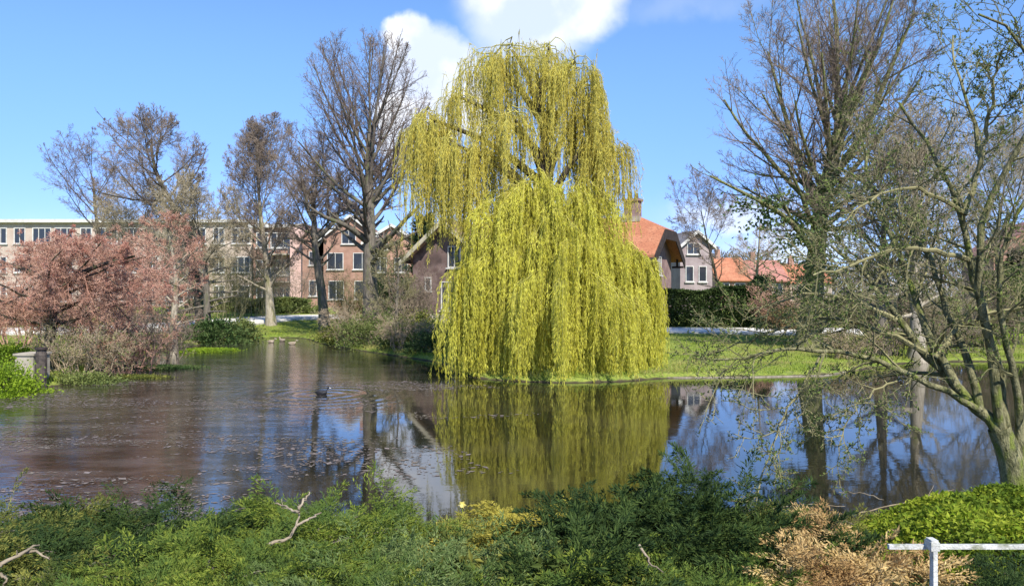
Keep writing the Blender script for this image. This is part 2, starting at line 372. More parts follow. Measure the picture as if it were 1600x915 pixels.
COOT = at(503, 614, 0); COOT_Y = CAM_Z * F_PX / (616 - HOR); COOT = np.array([X_at(503, COOT_Y), COOT_Y, 0])
def water_mat():
    m, t, o = new_mat('pond water'); g = N(t, 'ShaderNodeNewGeometry'); vec = g.outputs['Position']
    def mapped(sx, sy):
        mp = N(t, 'ShaderNodeMapping'); mp.inputs['Scale'].default_value = (sx, sy, 1); t.links.new(vec, mp.inputs['Vector']); return mp.outputs[0]
    sep = N(t, 'ShaderNodeSeparateXYZ'); t.links.new(vec, sep.inputs[0])
    big = noise(t, .22, 3, mapped(1, 1.6)); gust = mrange(t, big.outputs[0], .42, .62)
    west = mrange(t, sep.outputs['X'], -2.5, -7.5)
    a = N(t, 'ShaderNodeMath', operation='MULTIPLY_ADD'); t.links.new(west, a.inputs[0]); a.inputs[1].default_value = .7; a.inputs[2].default_value = .025
    amp = N(t, 'ShaderNodeMath', operation='MULTIPLY_ADD'); t.links.new(gust, amp.inputs[0]); amp.inputs[1].default_value = .08; t.links.new(a.outputs[0], amp.inputs[2])
    w1 = noise(t, 2.6, 3, mapped(1, 1.5)); w2 = noise(t, 9, 3, mapped(.8, 1.4))
    hsum = N(t, 'ShaderNodeMath', operation='MULTIPLY_ADD'); t.links.new(w2.outputs[0], hsum.inputs[0]); hsum.inputs[1].default_value = .22; t.links.new(w1.outputs[0], hsum.inputs[2])
    hh = N(t, 'ShaderNodeMath', operation='MULTIPLY'); t.links.new(hsum.outputs[0], hh.inputs[0]); t.links.new(amp.outputs[0], hh.inputs[1])
    # rings spreading from the swimming bird
    d = N(t, 'ShaderNodeVectorMath', operation='DISTANCE'); d.inputs[1].default_value = tuple(COOT); t.links.new(vec, d.inputs[0])
    k = mulm(t, d.outputs['Value'], 11.0); sn = N(t, 'ShaderNodeMath', operation='SINE'); t.links.new(k, sn.inputs[0])
    fall = mrange(t, d.outputs['Value'], .1, 3.6, .30, 0.)
    rr = N(t, 'ShaderNodeMath', operation='MULTIPLY_ADD'); t.links.new(sn.outputs[0], rr.inputs[0]); t.links.new(fall, rr.inputs[1]); t.links.new(hh.outputs[0], rr.inputs[2])
    b = N(t, 'ShaderNodeBump'); b.inputs['Strength'].default_value = 1.0; b.inputs['Distance'].default_value = .016
    t.links.new(rr.outputs[0], b.inputs['Height'])
    n3 = noise(t, .35, 5, vec)
    col = mixrgb(t, mrange(t, n3.outputs[0], .4, .65), (.012, .012, .007), (.03, .026, .016))
    film = noise(t, .9, 6, mapped(.5, 1.6), .7); fm = N(t, 'ShaderNodeMath', operation='MULTIPLY'); t.links.new(mrange(t, film.outputs[0], .46, .62), fm.inputs[0]); t.links.new(mrange(t, sep.outputs['X'], -.5, -6.0), fm.inputs[1])
    col = mixrgb(t, mulm(t, fm.outputs[0], .6), col, (.10, .088, .08))
    p = N(t, 'ShaderNodeBsdfPrincipled'); p.inputs['Roughness'].default_value = .03; p.inputs['IOR'].default_value = 1.62
    t.links.new(col, p.inputs['Base Color']); t.links.new(b.outputs[0], p.inputs['Normal']); t.links.new(p.outputs[0], o.inputs[0]); return m
wx, wy = np.linspace(-34, 32, 34), np.linspace(6, 54, 26)
WX, WY = np.meshgrid(wx, wy); idx = np.arange(WX.size).reshape(WX.shape)
keep = sdist((WX[:-1, :-1] + WX[1:, 1:]) / 2, (WY[:-1, :-1] + WY[1:, 1:]) / 2) < 2.3
Fw = np.stack([idx[:-1, :-1], idx[:-1, 1:], idx[1:, 1:], idx[1:, :-1]], -1)[keep]
water = tag(mk('water', [(np.stack([WX, WY, 0 * WX], -1).reshape(-1, 3), Fw.reshape(-1, 4))], water_mat()), kind='structure')

def ribbon(name, line, w, lift, mat, wall=.0):
    L = smooth_line(line, 160); T = nrm(np.gradient(L, axis=0)); Nn = np.stack([-T[:, 1], T[:, 0]], 1)
    cols = []
    for f in np.linspace(-.5, .5, 7):
        q = L + Nn * w * f; cols.append(q)
    Q = np.stack(cols, 1); zc = np.max(gz(Q[..., 0], Q[..., 1]), axis=1)
    zc = np.convolve(np.pad(zc, 6, mode='edge'), np.ones(13) / 13, 'valid') + lift
    top = np.concatenate([Q, np.broadcast_to(zc[:, None, None], Q.shape[:2] + (1,))], -1)
    e0 = top[:, :1].copy(); e0[..., 2] -= wall + .35; e1 = top[:, -1:].copy(); e1[..., 2] -= wall + .35
    G = np.concatenate([e0, top, e1], 1); idx = np.arange(G.shape[0] * G.shape[1]).reshape(G.shape[:2])
    return mk(name, [(G.reshape(-1, 3), np.stack([idx[:-1, :-1], idx[:-1, 1:], idx[1:, 1:], idx[1:, :-1]], -1).reshape(-1, 4))], mat), L, Nn, zc
PATH = [(-60, 36), (-34, 38.5), (-24, 42), (-21, 52), (-17.5, 60), (-12, 62), (-7.5, 56), (-4, 48.5), (2, 46), (8, 45), (16, 44), (26, 45), (45, 47)]
pth, PL, PN, PZ = ribbon('path', PATH, 4.4, .05, M['path']); tag(pth, kind='structure')
for sgn in (-1, 1):
    kb, *_ = ribbon('kerb', PL + PN * sgn * 2.3, .2, .09, M['kerb']); tag(kb, kind='structure')
PATH_D = lambda x, y: np.min(np.hypot(np.asarray(x)[..., None] - PL[:, 0], np.asarray(y)[..., None] - PL[:, 1]), axis=-1)

# ------------------------------------------------------------------ buildings
def window(parent, c, u, n, w, h, mull=1, frame=None, bar=.07):
    """window part: frame with mullions (one mesh) and its pane as sub-part; c = centre on the wall face, n = outward."""
    u, n, c = np.array(u, float), np.array(n, float), np.array(c, float); g = []
    for s in (-1, 1):
        g.append(box(c + u * s * (w / 2 - bar / 2) + n * .04, (bar, .10, h), u, n))
        g.append(box(c + np.array([0, 0, s * (h / 2 + bar / 2)]) + n * .04, (w, .10, bar), u, n))
    for i in range(mull):
        g.append(box(c + u * (w * ((i + 1) / (mull + 1) - .5)) + n * .035, (bar * .7, .07, h), u, n))
    g.append(box(c + np.array([0, 0, -h / 2 - bar - .05]) + n * .08, (w + .2, .2, .08), u, n))
    f = mk('window', g, frame or M['trim'], parent)
    mk('pane', [box(c + n * .012, (w - bar * 2, .02, h - .004), u, n)], M['glass'], f)
    return f

def gable_house(name, c, u, width, depth, z0, ze, zr, wall, roof, label, group=None, wins=(), over=.35, barge=None, chimney=None):
    """gable end facing the pond; c = middle of the front wall at ground."""
    u = nrm(np.array([*u, 0.])); v = np.array([-u[1], u[0], 0]); n = -v; c = np.array([c[0], c[1], 0.])
    t = thing(name, (c[0], c[1], z0), label, 'house', group)
    P = lambda s, d, z: c + u * s + v * d + np.array([0, 0, z])
    h = width / 2
    mk('wall', slab([P(-h, 0, z0 - .6), P(h, 0, z0 - .6), P(h, 0, ze), P(0, 0, zr - .12), P(-h, 0, ze)], v * depth), wall, t)
    sl = (zr - ze) / h; g = []
    for s in (-1, 1):
        e = h + over; g += slab([P(0, -over, zr), P(s * e, -over, zr - sl * e), P(s * e, depth + over, zr - sl * e), P(0, depth + over, zr)], (0, 0, .16))
    rf = mk('roof', g, roof, t)
    if barge:
        g = []
        for s in (-1, 1):
            e = h + over; g += slab([P(0, -over - .07, zr - .14), P(s * e, -over - .07, zr - sl * e - .14), P(s * e, -over - .07, zr - sl * e + .18), P(0, -over - .07, zr + .18)], v * .06)
        mk('bargeboard', g, barge, t)
    for (s, z, w, hh, mu) in wins: window(t, P(s, 0, z), u, n, w, hh, mu)
    if chimney:
        s, d, top = chimney
        mk('chimney', [box(P(s, d, (zr - .8 + top) / 2), (.7, .6, top - zr + .8), u, v), box(P(s, d, top + .05), (.82, .72, .12), u, v)], wall, rf)
    return t

# long flat-roofed apartment block behind the left trees
def flat_block(name, pxa, pxb, Y, pyroof, wall, label, floors, cols, fascia=True, balcony=(), skip=()):
    xa, xb = X_at(pxa, Y), X_at(pxb, Y); z0 = 1.1; zt = Z_at(pyroof, Y); u, n = np.array([1., 0, 0]), np.array([0, -1., 0])
    t = thing(name, ((xa + xb) / 2, Y, z0), label, 'apartment block')
    mk('wall', [box(((xa + xb) / 2, Y + 5, (z0 - .6 + zt) / 2), (xb - xa, 10, zt - z0 + .6))], wall, t)
    mk('roof_fascia', [box(((xa + xb) / 2, Y + 4.9, zt + .18), (xb - xa + .8, 10.9, .36))], M['trim'], t)
    fh = (zt - z0) / floors
    for f in range(floors):
        for k in range(cols):
            if (f, k) in skip: continue
            x = xa + (k + .5) * (xb - xa) / cols
            w = 2.1 if k % 3 else 1.3
            window(t, (x, Y, z0 + fh * (f + .55)), u, n, w, fh * .5, 2 if w > 2 else 1, bar=.1)
    for (f, k) in balcony:
        x = xa + (k + .5) * (xb - xa) / cols; z = z0 + fh * f
        b = mk('balcony', [box((x, Y - .6, z + .05), (2.9, 1.2, .14))], M['concrete'], t)
        g = [box((x, Y - 1.16, z + 1.08), (2.9, .06, .06))] + [box((x + q, Y - 1.16, z + .58), (.035, .035, .95)) for q in np.linspace(-1.42, 1.42, 17)]
        for s in (-1, 1): g.append(box((x + s * 1.42, Y - .6, z + 1.08), (.05, 1.1, .05)))
        mk('railing', g, M['steel'], b)
    return t
flat_block('apartment_block', -90, 394, 88, 348, M['brick_beige'], 'long flat roofed beige brown block with white roof edge behind the bare left trees', 3, 14)
tb = flat_block('apartment_block', 396, 452, 85, 356, M['brick_pink'], 'short pink brick block with grey railed balconies stacked beside a blank wall', 3, 2, balcony=[(1, 1), (2, 1), (1, 0)])
# blank plastered stair wall beside the balconies
xa, xb, Yb = X_at(453, 83), X_at(476, 83), 83
t = thing('stair_tower', ((xa + xb) / 2, Yb, 1.1), 'blank pale pink plastered stair tower next to the balconies', 'building')
mk('wall', [box(((xa + xb) / 2, Yb + 4, (Z_at(352, 83) + .5) / 2), (xb - xa, 8, Z_at(352, 83) - .5))], M['plaster'], t)
mk('coping', [box(((xa + xb) / 2, Yb + 4, Z_at(352, 83) + .08), (xb - xa + .3, 8.3, .16))], M['concrete'], t)

Y = 82
for (pc, w, py, pr, lab, wins, wall, roof) in (
    (548, 6.9, 377, 337, 'red brick gabled house with small white attic window behind the tall bare tree', [(-.2, 8.7, 1.5, 1.3, 1), (-1.6, 6.2, 1.7, 1.6, 1), (1.2, 6.2, 1.9, 1.6, 1), (-1.5, 3.2, 1.6, 1.8, 1), (1.3, 3.2, 1.8, 1.8, 1)], M['brick_red'], M['tile_brown']),
    (489, 2.2, 372, 356, 'narrow red brick gabled house squeezed beside the stair tower', [(0, 6.5, .8, 1.3, 0), (0, 3.4, .8, 1.5, 0)], M['brick_red'], M['tile_brown']),
    (612, 5.6, 378, 352, 'brick house with red tiled gable roof left of the dark conifer', [(-1, 8.0, 1.2, 1.1, 1), (1, 5.8, 1.4, 1.4, 1), (-1.2, 5.8, 1.4, 1.4, 1)], M['brick_pink'], M['tile_red'])):
    gable_house('gabled_house', (X_at(pc, Y), Y), (1, 0), w, 9, 1.2, Z_at(py, Y), Z_at(pr, Y), wall, roof, lab, wins=wins, barge=M['trim'] if w > 5 else None, chimney=(.8, 3, Z_at(pr, Y) + .9) if w > 6 else None)

# houses beyond the hedge on the right
Y = 72
t = gable_house('grey_house', (X_at(1088, Y), Y), (.97, .24), 3.2, 8, .9, Z_at(384, Y), Z_at(362, Y), M['brick_grey'], M['tile_slate'], 'tall grey mauve house with slate roof just right of the cottage',
                wins=[(-.3, 6.9, 1.3, .9, 1), (.6, 4.6, .8, 1.3, 0), (-.7, 4.6, .8, 1.3, 0)], barge=M['trim'])
Y = 96
for i, (pa, pb, pe, pr, rf, wl, lab) in enumerate((
    (1118, 1172, 436, 402, 'tile_orange', 'brick_pink', 'low house with bright orange tiled roof nearest the grey house'),
    (1174, 1232, 437, 406, 'tile_red', 'brick_red', 'low house with red tiled roof between two orange roofs'),
    (1234, 1300, 440, 412, 'tile_orange', 'brick_beige', 'low orange roofed house half hidden by the thick right trunk'))):
    xa, xb = X_at(pa, Y), X_at(pb, Y); ze, zr, z0 = Z_at(pe, Y), Z_at(pr, Y), .9
    t = thing('row_house', ((xa + xb) / 2, Y, z0), lab, 'house', 'houses beyond the hedge')
    q = lambda x, y, z: np.array([x, y, z])
    mk('wall', slab([q(xa, Y, z0 - .5), q(xa, Y, ze), q(xa, Y + 4, zr - .1), q(xa, Y + 8, ze), q(xa, Y + 8, z0 - .5)], (xb - xa, 0, 0)), M[wl], t)
    sl = (zr - ze) / 4
    g = slab([q(xa - .1, Y - .4, ze - .4 * sl), q(xb + .1, Y - .4, ze - .4 * sl), q(xb + .1, Y + 4, zr), q(xa - .1, Y + 4, zr)], (0, 0, .15))
    g += slab([q(xa - .1, Y + 8.4, ze - .4 * sl), q(xb + .1, Y + 8.4, ze - .4 * sl), q(xb + .1, Y + 4, zr), q(xa - .1, Y + 4, zr)], (0, 0, .15))
    r = mk('roof', g, M[rf], t)
    mk('chimney', [box(((xa * .7 + xb * .3), Y + 4, zr + .5), (.6, .6, 1.4))], M['brick_red'], r)
    for f in (.25, .7): window(t, (xa + f * (xb - xa), Y, ze - 1.1), (1, 0, 0), (0, -1, 0), 1.3, 1.1, 1)
gable_house('brick_house', (X_at(1640, 52), 52), (.96, -.28), 6.5, 8, .9, Z_at(392, 52), Z_at(340, 52), M['brick_red'], M['tile_red'], 'red brick house at the far right edge behind the bare branches', wins=[(-1.6, 4.2, 1.1, 1.3, 1), (1.3, 4.2, 1.1, 1.3, 1), (-1.6, 2.0, 1.1, 1.3, 1)])

# park cottage behind the willow
def cottage():
    u = np.array([.9, -.436, 0]); u /= np.linalg.norm(u); v = np.array([-u[1], u[0], 0])
    L, D = 15.0, 6.6; FR = np.array([8.25, 49.2, 0]); O = FR - u * L
    z0, ze, zr = .85, 5.35, 7.75
    P = lambda s, d, z: O + u * s + v * d + np.array([0, 0, z])
    t = thing('cottage', (*P(L / 2, 0, 0)[:2], z0), 'brick cottage with orange tiled roof and dark gable eaves behind the willow', 'cottage')
    zc = zr - 1.0; dc = (zr - zc) / (zr - ze) * D / 2                      # clipped gable
    mk('wall', slab([P(L, 0, z0 - .6), P(L, D, z0 - .6), P(L, D, ze), P(L, D / 2 + dc, zc - .1), P(L, D / 2 - dc, zc - .1), P(L, 0, ze)], -u * L), M['brick_purple'], t)
    sl = (zr - ze) / (D / 2); o = .55; ro = .8
    g = []
    for s in (0, 1):
        d = lambda x: x if s == 0 else D - x
        g += slab([P(-.2, d(-o), ze - sl * o), P(L + ro, d(-o), ze - sl * o), P(L + ro, d(D / 2 - dc), zc), P(L - 1.3, d(D / 2), zr), P(-.2, d(D / 2), zr)], (0, 0, .17))
    g += slab([P(L + ro, D / 2 - dc, zc), P(L + ro, D / 2 + dc, zc), P(L - 1.3, D / 2, zr)], (0, 0, .17))
    rf = mk('roof', g, M['tile_orange'], t)
    g = []
    for s in (0, 1):
        d = lambda x: x if s == 0 else D - x
        g += slab([P(L + ro + .01, d(-o), ze - sl * o - .45), P(L + ro + .01, d(-o), ze - sl * o + .14), P(L + ro + .01, d(D / 2 - dc), zc + .14), P(L + ro + .01, d(D / 2 - dc), zc - .55)], u * .07)
    g += slab([P(L + ro + .012, D / 2 - dc, zc - .5), P(L + ro + .012, D / 2 + dc, zc - .5), P(L + ro + .012, D / 2 + dc, zc + .14), P(L + ro + .012, D / 2 - dc, zc + .14)], u * .07)
    mk('bargeboard', g, M['timber_dark'], t)
    for d in (-.3, D + .3):
        mk('bracket', [box(P(L + .4, d, ze - .75), (.8, .12, .14), u, v), box(P(L + .35, d, ze - .4), (.12, .12, .7), u, v)], M['timber_dark'], t)
    ch = mk('chimney', [box(P(13.25, D / 2, zr + .45), (1.0, .7, 1.5), u, v), box(P(13.25, D / 2, zr + 1.25), (1.2, .9, .16), u, v)], M['brick_purple'], rf)
    mk('flashing', [box(P(13.25, D / 2 - .37, zr - .05), (1.3, .5, .35), u, v)], M['concrete'], rf)
    mk('chimney_pot', tube_list([P(13.05, D / 2, zr + 1.3), P(13.05, D / 2, zr + 1.85)], [.17, .14], 10) + tube_list([P(13.5, D / 2, zr + 1.3), P(13.5, D / 2, zr + 1.7)], [.15, .13], 10), M['timber_post'], rf)
    for s, w in ((5.2, 1.2), (7.6, 1.2), (10.4, 1.2), (12.9, 1.1)): window(t, P(s, 0, 3.1), u, -v, w, 1.6, 1)
    mk('door', [box(P(9.0, -.05, 1.9), (1.0, .1, 2.1), u, v)], M['timber_dark'], t)
    window(t, P(L, D / 2, 4.6), v, u, 1.0, 1.1, 1); window(t, P(L, D / 2 - 1.5, 2.4), v, u, 1.0, 1.4, 1)
    # cross wing with the gable facing the pond
    c = P(2.1, -2.2, 0); hw, dep, zre, zrr = 2.75, 6.0, 5.3, 7.55
    Q = lambda s, d, z: c + u * s + v * d + np.array([0, 0, z])
    mk('gable_wall', slab([Q(-hw, 0, z0 - .6), Q(hw, 0, z0 - .6), Q(hw, 0, zre), Q(0, 0, zrr - .12), Q(-hw, 0, zre)], v * dep), M['brick_umber_shaded'], t)
    sl = (zrr - zre) / hw; g = []; gb = []
    for s in (-1, 1):
        e = hw + .6
        g += slab([Q(0, -.75, zrr), Q(s * e, -.75, zrr - sl * e), Q(s * e, dep, zrr - sl * e), Q(0, dep, zrr)], (0, 0, .17))
        gb += slab([Q(0, -.83, zrr - .2), Q(s * e, -.83, zrr - sl * e - .2), Q(s * e, -.83, zrr - sl * e + .16), Q(0, -.83, zrr + .16)], v * .07)
    mk('gable_roof', g, M['tile_brown'], t); mk('gable_bargeboard', gb, M['timber_pale'], t)
    for s in (-1, 1):
        mk('purlin_end', [box(Q(s * (hw + .25), -.4, zre - .35), (.2, .75, .22), u, v)], M['timber_dark'], t); mk('purlin_end', [box(Q(s * 1.3, -.4, zrr - 1.3), (.16, .75, .2), u, v)], M['timber_dark'], t)
    window(t, Q(.55, 0, 5.2), u, -v, 1.0, 1.3, 1); window(t, Q(.1, 0, 2.6), u, -v, 1.15, 1.8, 1); window(t, Q(-1.5, 0, 3.4), u, -v, .5, .8, 0)
    mk('plinth', [box(Q(0, -.04, z0 + .1), (hw * 2 + .06, .1, .9), u, v)], M['concrete'], t)
def tube_list(pts, radii, s=8):
    P_ = np.array(pts, float)[None]; R_ = np.array(radii, float)[None]
    V, F = tubes(P_, R_, s); V2 = np.concatenate([V, P_[0, -1:]]); n = len(V)
    cap = np.array([[n - s + i, n - s + (i + 1) % s, n] for i in range(s)])
    return [(V, F), (V2, cap)]
cottage()

# ------------------------------------------------------------------ bare trees
def grow(par, m, rng, t=(.2, 1.), ang=(60, 35), sd=12, ratio=.55, shrink=.45, k=5, rr=.55, taper=.3, wob=.12, trop=0., env=None, rmin=.006, az=None, droop=0.):
    P, R, L = par['P'], par['R'], par['L']; n, kk, _ = P.shape
    tt = (np.arange(m)[None] + rng.uniform(0, 1, (n, m))) / m * (t[1] - t[0]) + t[0]
    f = np.clip(tt * (kk - 1), 0, kk - 1.001); i = f.astype(int); fr = (f - i)[..., None]; I = np.arange(n)[:, None]
    p0 = P[I, i] * (1 - fr) + P[I, i + 1] * fr; T = nrm(P[I, i + 1] - P[I, i]); r = R[I, i] * (1 - fr[..., 0]) + R[I, i + 1] * fr[..., 0]
    rf = rng.normal(size=(n, 1, 3)); A = nrm(np.cross(T, np.broadcast_to(rf, T.shape))); B = np.cross(T, A)
    a_ = np.radians(ang[0] + (ang[1] - ang[0]) * (tt - t[0]) / max(t[1] - t[0], 1e-6) + rng.normal(0, sd, tt.shape))
    z_ = np.arange(m)[None] * 2.39996 + rng.uniform(0, 6.28, (n, 1)) + rng.normal(0, .4, (n, m))
    d = np.cos(a_)[..., None] * T + np.sin(a_)[..., None] * (np.cos(z_)[..., None] * A + np.sin(z_)[..., None] * B)
    d = nrm(d + np.array([0, 0, trop])); Ln = L[:, None] * ratio * (1 - shrink * tt) * rng.uniform(.7, 1.25, tt.shape)
    p0 = p0.reshape(-1, 3); d = d.reshape(-1, 3); Ln = Ln.ravel(); r0 = np.maximum(r.ravel() * rr, rmin)
    if env is not None:
        c, ra = np.array(env[0], float), np.array(env[1], float)
        q, e = (p0 - c) / ra, d / ra; aa = (e * e).sum(1); bb = (q * e).sum(1); cc_ = (q * q).sum(1) - 1
        disc = np.maximum(bb * bb - aa * cc_, 0); lim = (-bb + np.sqrt(disc)) / aa
        Ln = np.where(cc_ < 0, np.minimum(Ln, np.maximum(lim, .05) * rng.uniform(.75, 1.12, Ln.shape)), Ln * .35)
    C = np.empty((len(p0), k, 3)); C[:, 0] = p0; st = Ln / (k - 1); dd = d
    for j in range(1, k):
        dd = nrm(dd + rng.normal(0, wob, dd.shape) + np.array([0, 0, trop * .5 - droop * j / k])); C[:, j] = C[:, j - 1] + dd * st[:, None]
    tap = 1 - (1 - taper) * np.linspace(0, 1, k)
    return dict(P=C, R=np.maximum(r0[:, None] * tap, rmin * .7), L=Ln)
def line_chain(pts, r0, r1, k=10, pw=1.0):
    q = smooth_line(pts, k); t = np.linspace(0, 1, k)
    return dict(P=q[None], R=(r0 + (r1 - r0) * t ** pw)[None], L=np.array([np.linalg.norm(np.diff(q, axis=0), axis=1).sum()]))
def merge(*ch):
    k = ch[0]['P'].shape[1]
    return {a: np.concatenate([c[a] for c in ch]) for a in 'PRL'}

def bare_tree(name, pts, Y, r0, levels, label, bark, twig, seed, env=None, cat='tree', group=None, tops=.15, buds=None, flare=1.35, extra=None, k=12, fine=3):
    """pts: trunk points as photo pixels at distance Y (first one is dropped to the ground)."""
    rng = np.random.default_rng(seed); W_ = [at(px, py, Y) for px, py in pts]
    b = W_[0].copy(); b[2] = float(gz(b[0], b[1])); W_[0] = b - np.array([0, 0, .15])
    for i in range(2, len(W_)): W_[i][1] += rng.normal(0, .02) * Y * .4
    tr = line_chain(W_, r0, r0 * tops, k, .9)
    tr['R'][0, 0] *= flare; tr['R'][0, 1] *= 1 + (flare - 1) * .3
    t = thing(name, b, label, cat, group)
    mk('trunk', [tubes(tr['P'], tr['R'], 10)], bark, t, smooth=True)
    e = None
    if env: c = at(env[0], env[1], Y); e = (c, (env[2] / F_PX * Y, env[2] / F_PX * Y * .9, env[3] / F_PX * Y))
    geo, cur = [], tr
    if extra:
        ex = []
        for (pl, ra, rb) in extra:
            q = [at(px, py, Y + dy) for px, py, dy in pl]; ex.append(line_chain(q, ra, rb, 10))
        ex = merge(*ex); geo.append(tubes(ex['P'], ex['R'], 6))
    for li, lv in enumerate(levels):
        lv = dict(lv); m = lv.pop('m'); nxt = grow(cur, m, rng, env=e, **lv)
        if li == 0 and extra:
            g2 = grow(ex, max(4, m // 3), rng, env=e, **{**lv, 't': (.2, 1.), 'ratio': .5}); nxt = merge(nxt, g2)
        geo.append(tubes(nxt['P'], nxt['R'], 6 if li == 0 else (4 if li == 1 else 3))); cur = nxt
    for _ in range(1 if len(levels) >= 4 else 0):
        nxt = grow(cur, fine, rng, t=(.1, 1.), ang=(45, 28), ratio=.62, shrink=.3, k=2, rr=.7, taper=.6, wob=.0, trop=.03, env=e, rmin=.0055 if Y > 28 else .0045); geo.append(tubes(nxt['P'], nxt['R'], 3))
    ng = 2 if extra else 1
    mk('limbs', geo[:ng], bark, t, smooth=True)
    cr = mk('crown', geo[ng:], twig, t, smooth=False)
    if buds:
        mat, n, ln, wd = buds; tip = cur['P'][:, 1:].reshape(-1, 3); sel = tip[rng.integers(0, len(tip), n)] + rng.normal(0, .03, (n, 3))
        mk('buds', [leaves(sel, rng.normal(size=(n, 3)), ln * rng.uniform(.6, 1.3, n), wd * rng.uniform(.6, 1.3, n), rng)], mat, t)
    return t, cur, tr

def LV(m1=26, m2=9, m3=8, m4=6, a1=(80, 22), up=.12, t1=(.3, 1.), r1=.42, s1=.25, rr1=.5, w=.12, a2=(48, 30), **k):
    return [dict(m=m1, t=t1, ang=a1, ratio=r1, shrink=s1, k=8, rr=rr1, wob=w * .8, trop=up, rmin=.02),
            dict(m=m2, t=(.2, 1.), ang=a2, ratio=.5, k=6, rr=.5, wob=w, trop=up * .7, rmin=.012),
            dict(m=m3, t=(.15, 1.), ang=a2, ratio=.5, k=5, rr=.55, wob=w * 1.15, trop=up * .5, rmin=.0085),
            dict(m=m4, t=(.15, 1.), ang=(45, 28), ratio=.55, k=4, rr=.6, wob=.16, trop=up * .4, rmin=.0065)]

bare_tree('bare_tree', [(582, 505), (578, 430), (577, 330), (574, 250), (575, 205)], 42, .52, LV(38, 9, 7, 5, a1=(88, 12), up=.10, t1=(.37, 1.), r1=.80, s1=.05, rr1=.42, w=.06, a2=(42, 22)),
          'tall dark bare tree with fan shaped crown left of the willow', M['bark_grey'], M['twig_dark'], 11, env=(566, 195, 120, 158), tops=.3, fine=2,
          extra=[([(578, 380, 0), (540, 350, -1.5), (505, 340, -2.5), (480, 320, -3)], .2, .05), ([(578, 395, 0), (610, 370, -1.5), (640, 335, -2.5), (655, 322, -3)], .22, .05),
                 ([(577, 345, 0), (545, 315, 1.5), (500, 275, 2), (470, 250, 2)], .17, .04), ([(577, 330, 0), (600, 300, 1), (625, 280, 1), (650, 250, 1)], .15, .04)])
bare_tree('bare_tree', [(168, 470), (160, 400), (148, 330), (140, 285)], 62, .28, LV(22, 9, 8, 6, a1=(78, 30), t1=(.25, 1.), r1=.75, s1=.1, rr1=.42),
          'thin dark bare tree standing farthest left above the red budded tree', M['bark_dark'], M['twig_dark'], 12, env=(125, 285, 72, 92), tops=.25)
bare_tree('bare_tree', [(318, 470), (305, 420), (278, 345), (250, 270), (232, 215)], 48, .34, LV(28, 10, 8, 6, a1=(80, 25), t1=(.3, 1.), r1=.6, s1=.1, rr1=.42),
          'bare tree with dark trunk leaning left, tallest of the left cluster', M['bark_dark'], M['twig_brown'], 13, env=(235, 265, 95, 105))
bare_tree('bare_tree', [(325, 485), (322, 430), (316, 375), (305, 340)], 45, .26, LV(28, 10, 8, 6, a1=(88, 40), up=.02, t1=(.2, 1.), r1=.95, s1=.1, rr1=.42),
          'low broad olive twigged tree right of the leaning tree', M['bark_grey'], M['twig_beige'], 14, env=(302, 345, 92, 95), fine=6)
bare_tree('bare_tree', [(232, 480), (234, 430), (230, 370), (222, 330)], 53, .22, LV(26, 10, 8, 6, a1=(88, 35), up=.03, t1=(.2, 1.), r1=1.0, s1=.1, rr1=.42),
          'low beige twigged tree directly behind the dark leaning trunk', M['bark_grey'], M['twig_beige'], 19, env=(225, 350, 85, 80), fine=5)
bare_tree('bare_tree', [(424, 492), (418, 420), (410, 330), (404, 250)], 54, .32, LV(36, 10, 8, 6, a1=(75, 20), t1=(.2, 1.), r1=.6, s1=.1, rr1=.36),
          'slim tree with pale straight trunk and fine brown twigs beside the path', M['bark_pale'], M['twig_brown'], 15, env=(425, 300, 82, 125), fine=5)
bare_tree('pollard_tree', [(508, 500), (503, 450), (492, 390), (490, 340), (484, 300)], 50, .36, LV(20, 9, 8, 6, a1=(70, 30), t1=(.45, 1.), r1=.75, s1=.1, rr1=.4),
          'bare tree with leaning pale foot and dark forked limbs by the path', M['bark_grey'], M['twig_brown'], 16, env=(490, 290, 78, 105), tops=.35,
          extra=[([(491, 375, 0), (515, 355, 0), (532, 330, .5), (530, 305, .5)], .2, .06), ([(490, 345, 0), (476, 320, 0), (482, 295, 0), (500, 280, 0)], .17, .05)])
bare_tree('bare_tree', [(272, 512), (271, 480), (274, 440), (268, 395), (262, 350)], 35, .22, LV(20, 9, 8, 6, a1=(85, 45), up=.0, t1=(.3, 1.), r1=.8, rr1=.4),
          'small pale trunked tree with pinkish twigs at the end of the brush bank', M['bark_pale'], M['twig_red'], 17, env=(262, 400, 70, 72), buds=(M['buds_red'], 3500, .05, .025))
# red budded tree on the left bank
bare_tree('red_budded_tree', [(72, 565), (80, 520), (86, 470), (92, 430), (98, 395)], 25.5, .2, [
            dict(m=28, t=(.35, 1.), ang=(88, 50), ratio=1.9, shrink=.1, k=8, rr=.4, wob=.15, trop=.01, rmin=.014),
            dict(m=11, t=(.15, 1.), ang=(65, 35), ratio=.45, k=6, rr=.5, wob=.16, trop=-.06, rmin=.008),
            dict(m=8, t=(.15, 1.), ang=(60, 35), ratio=.5, k=5, rr=.55, wob=.17, trop=-.10, rmin=.0055),
            dict(m=6, t=(.15, 1.), ang=(50, 30), ratio=.55, k=4, rr=.6, wob=.18, trop=0, rmin=.005)],
          'spreading tree with red buds over the left bank', M['bark_dark'], M['twig_red'], 18, env=(112, 440, 205, 78), tops=.4, fine=3, buds=(M['buds_red'], 42000, .045, .022),
          extra=[([(87, 460, 0), (110, 435, -.5), (150, 415, -1), (210, 400, -1.5)], .11, .03), ([(87, 455, 0), (60, 430, .5), (10, 410, 1), (-50, 400, 1)], .11, .03)])

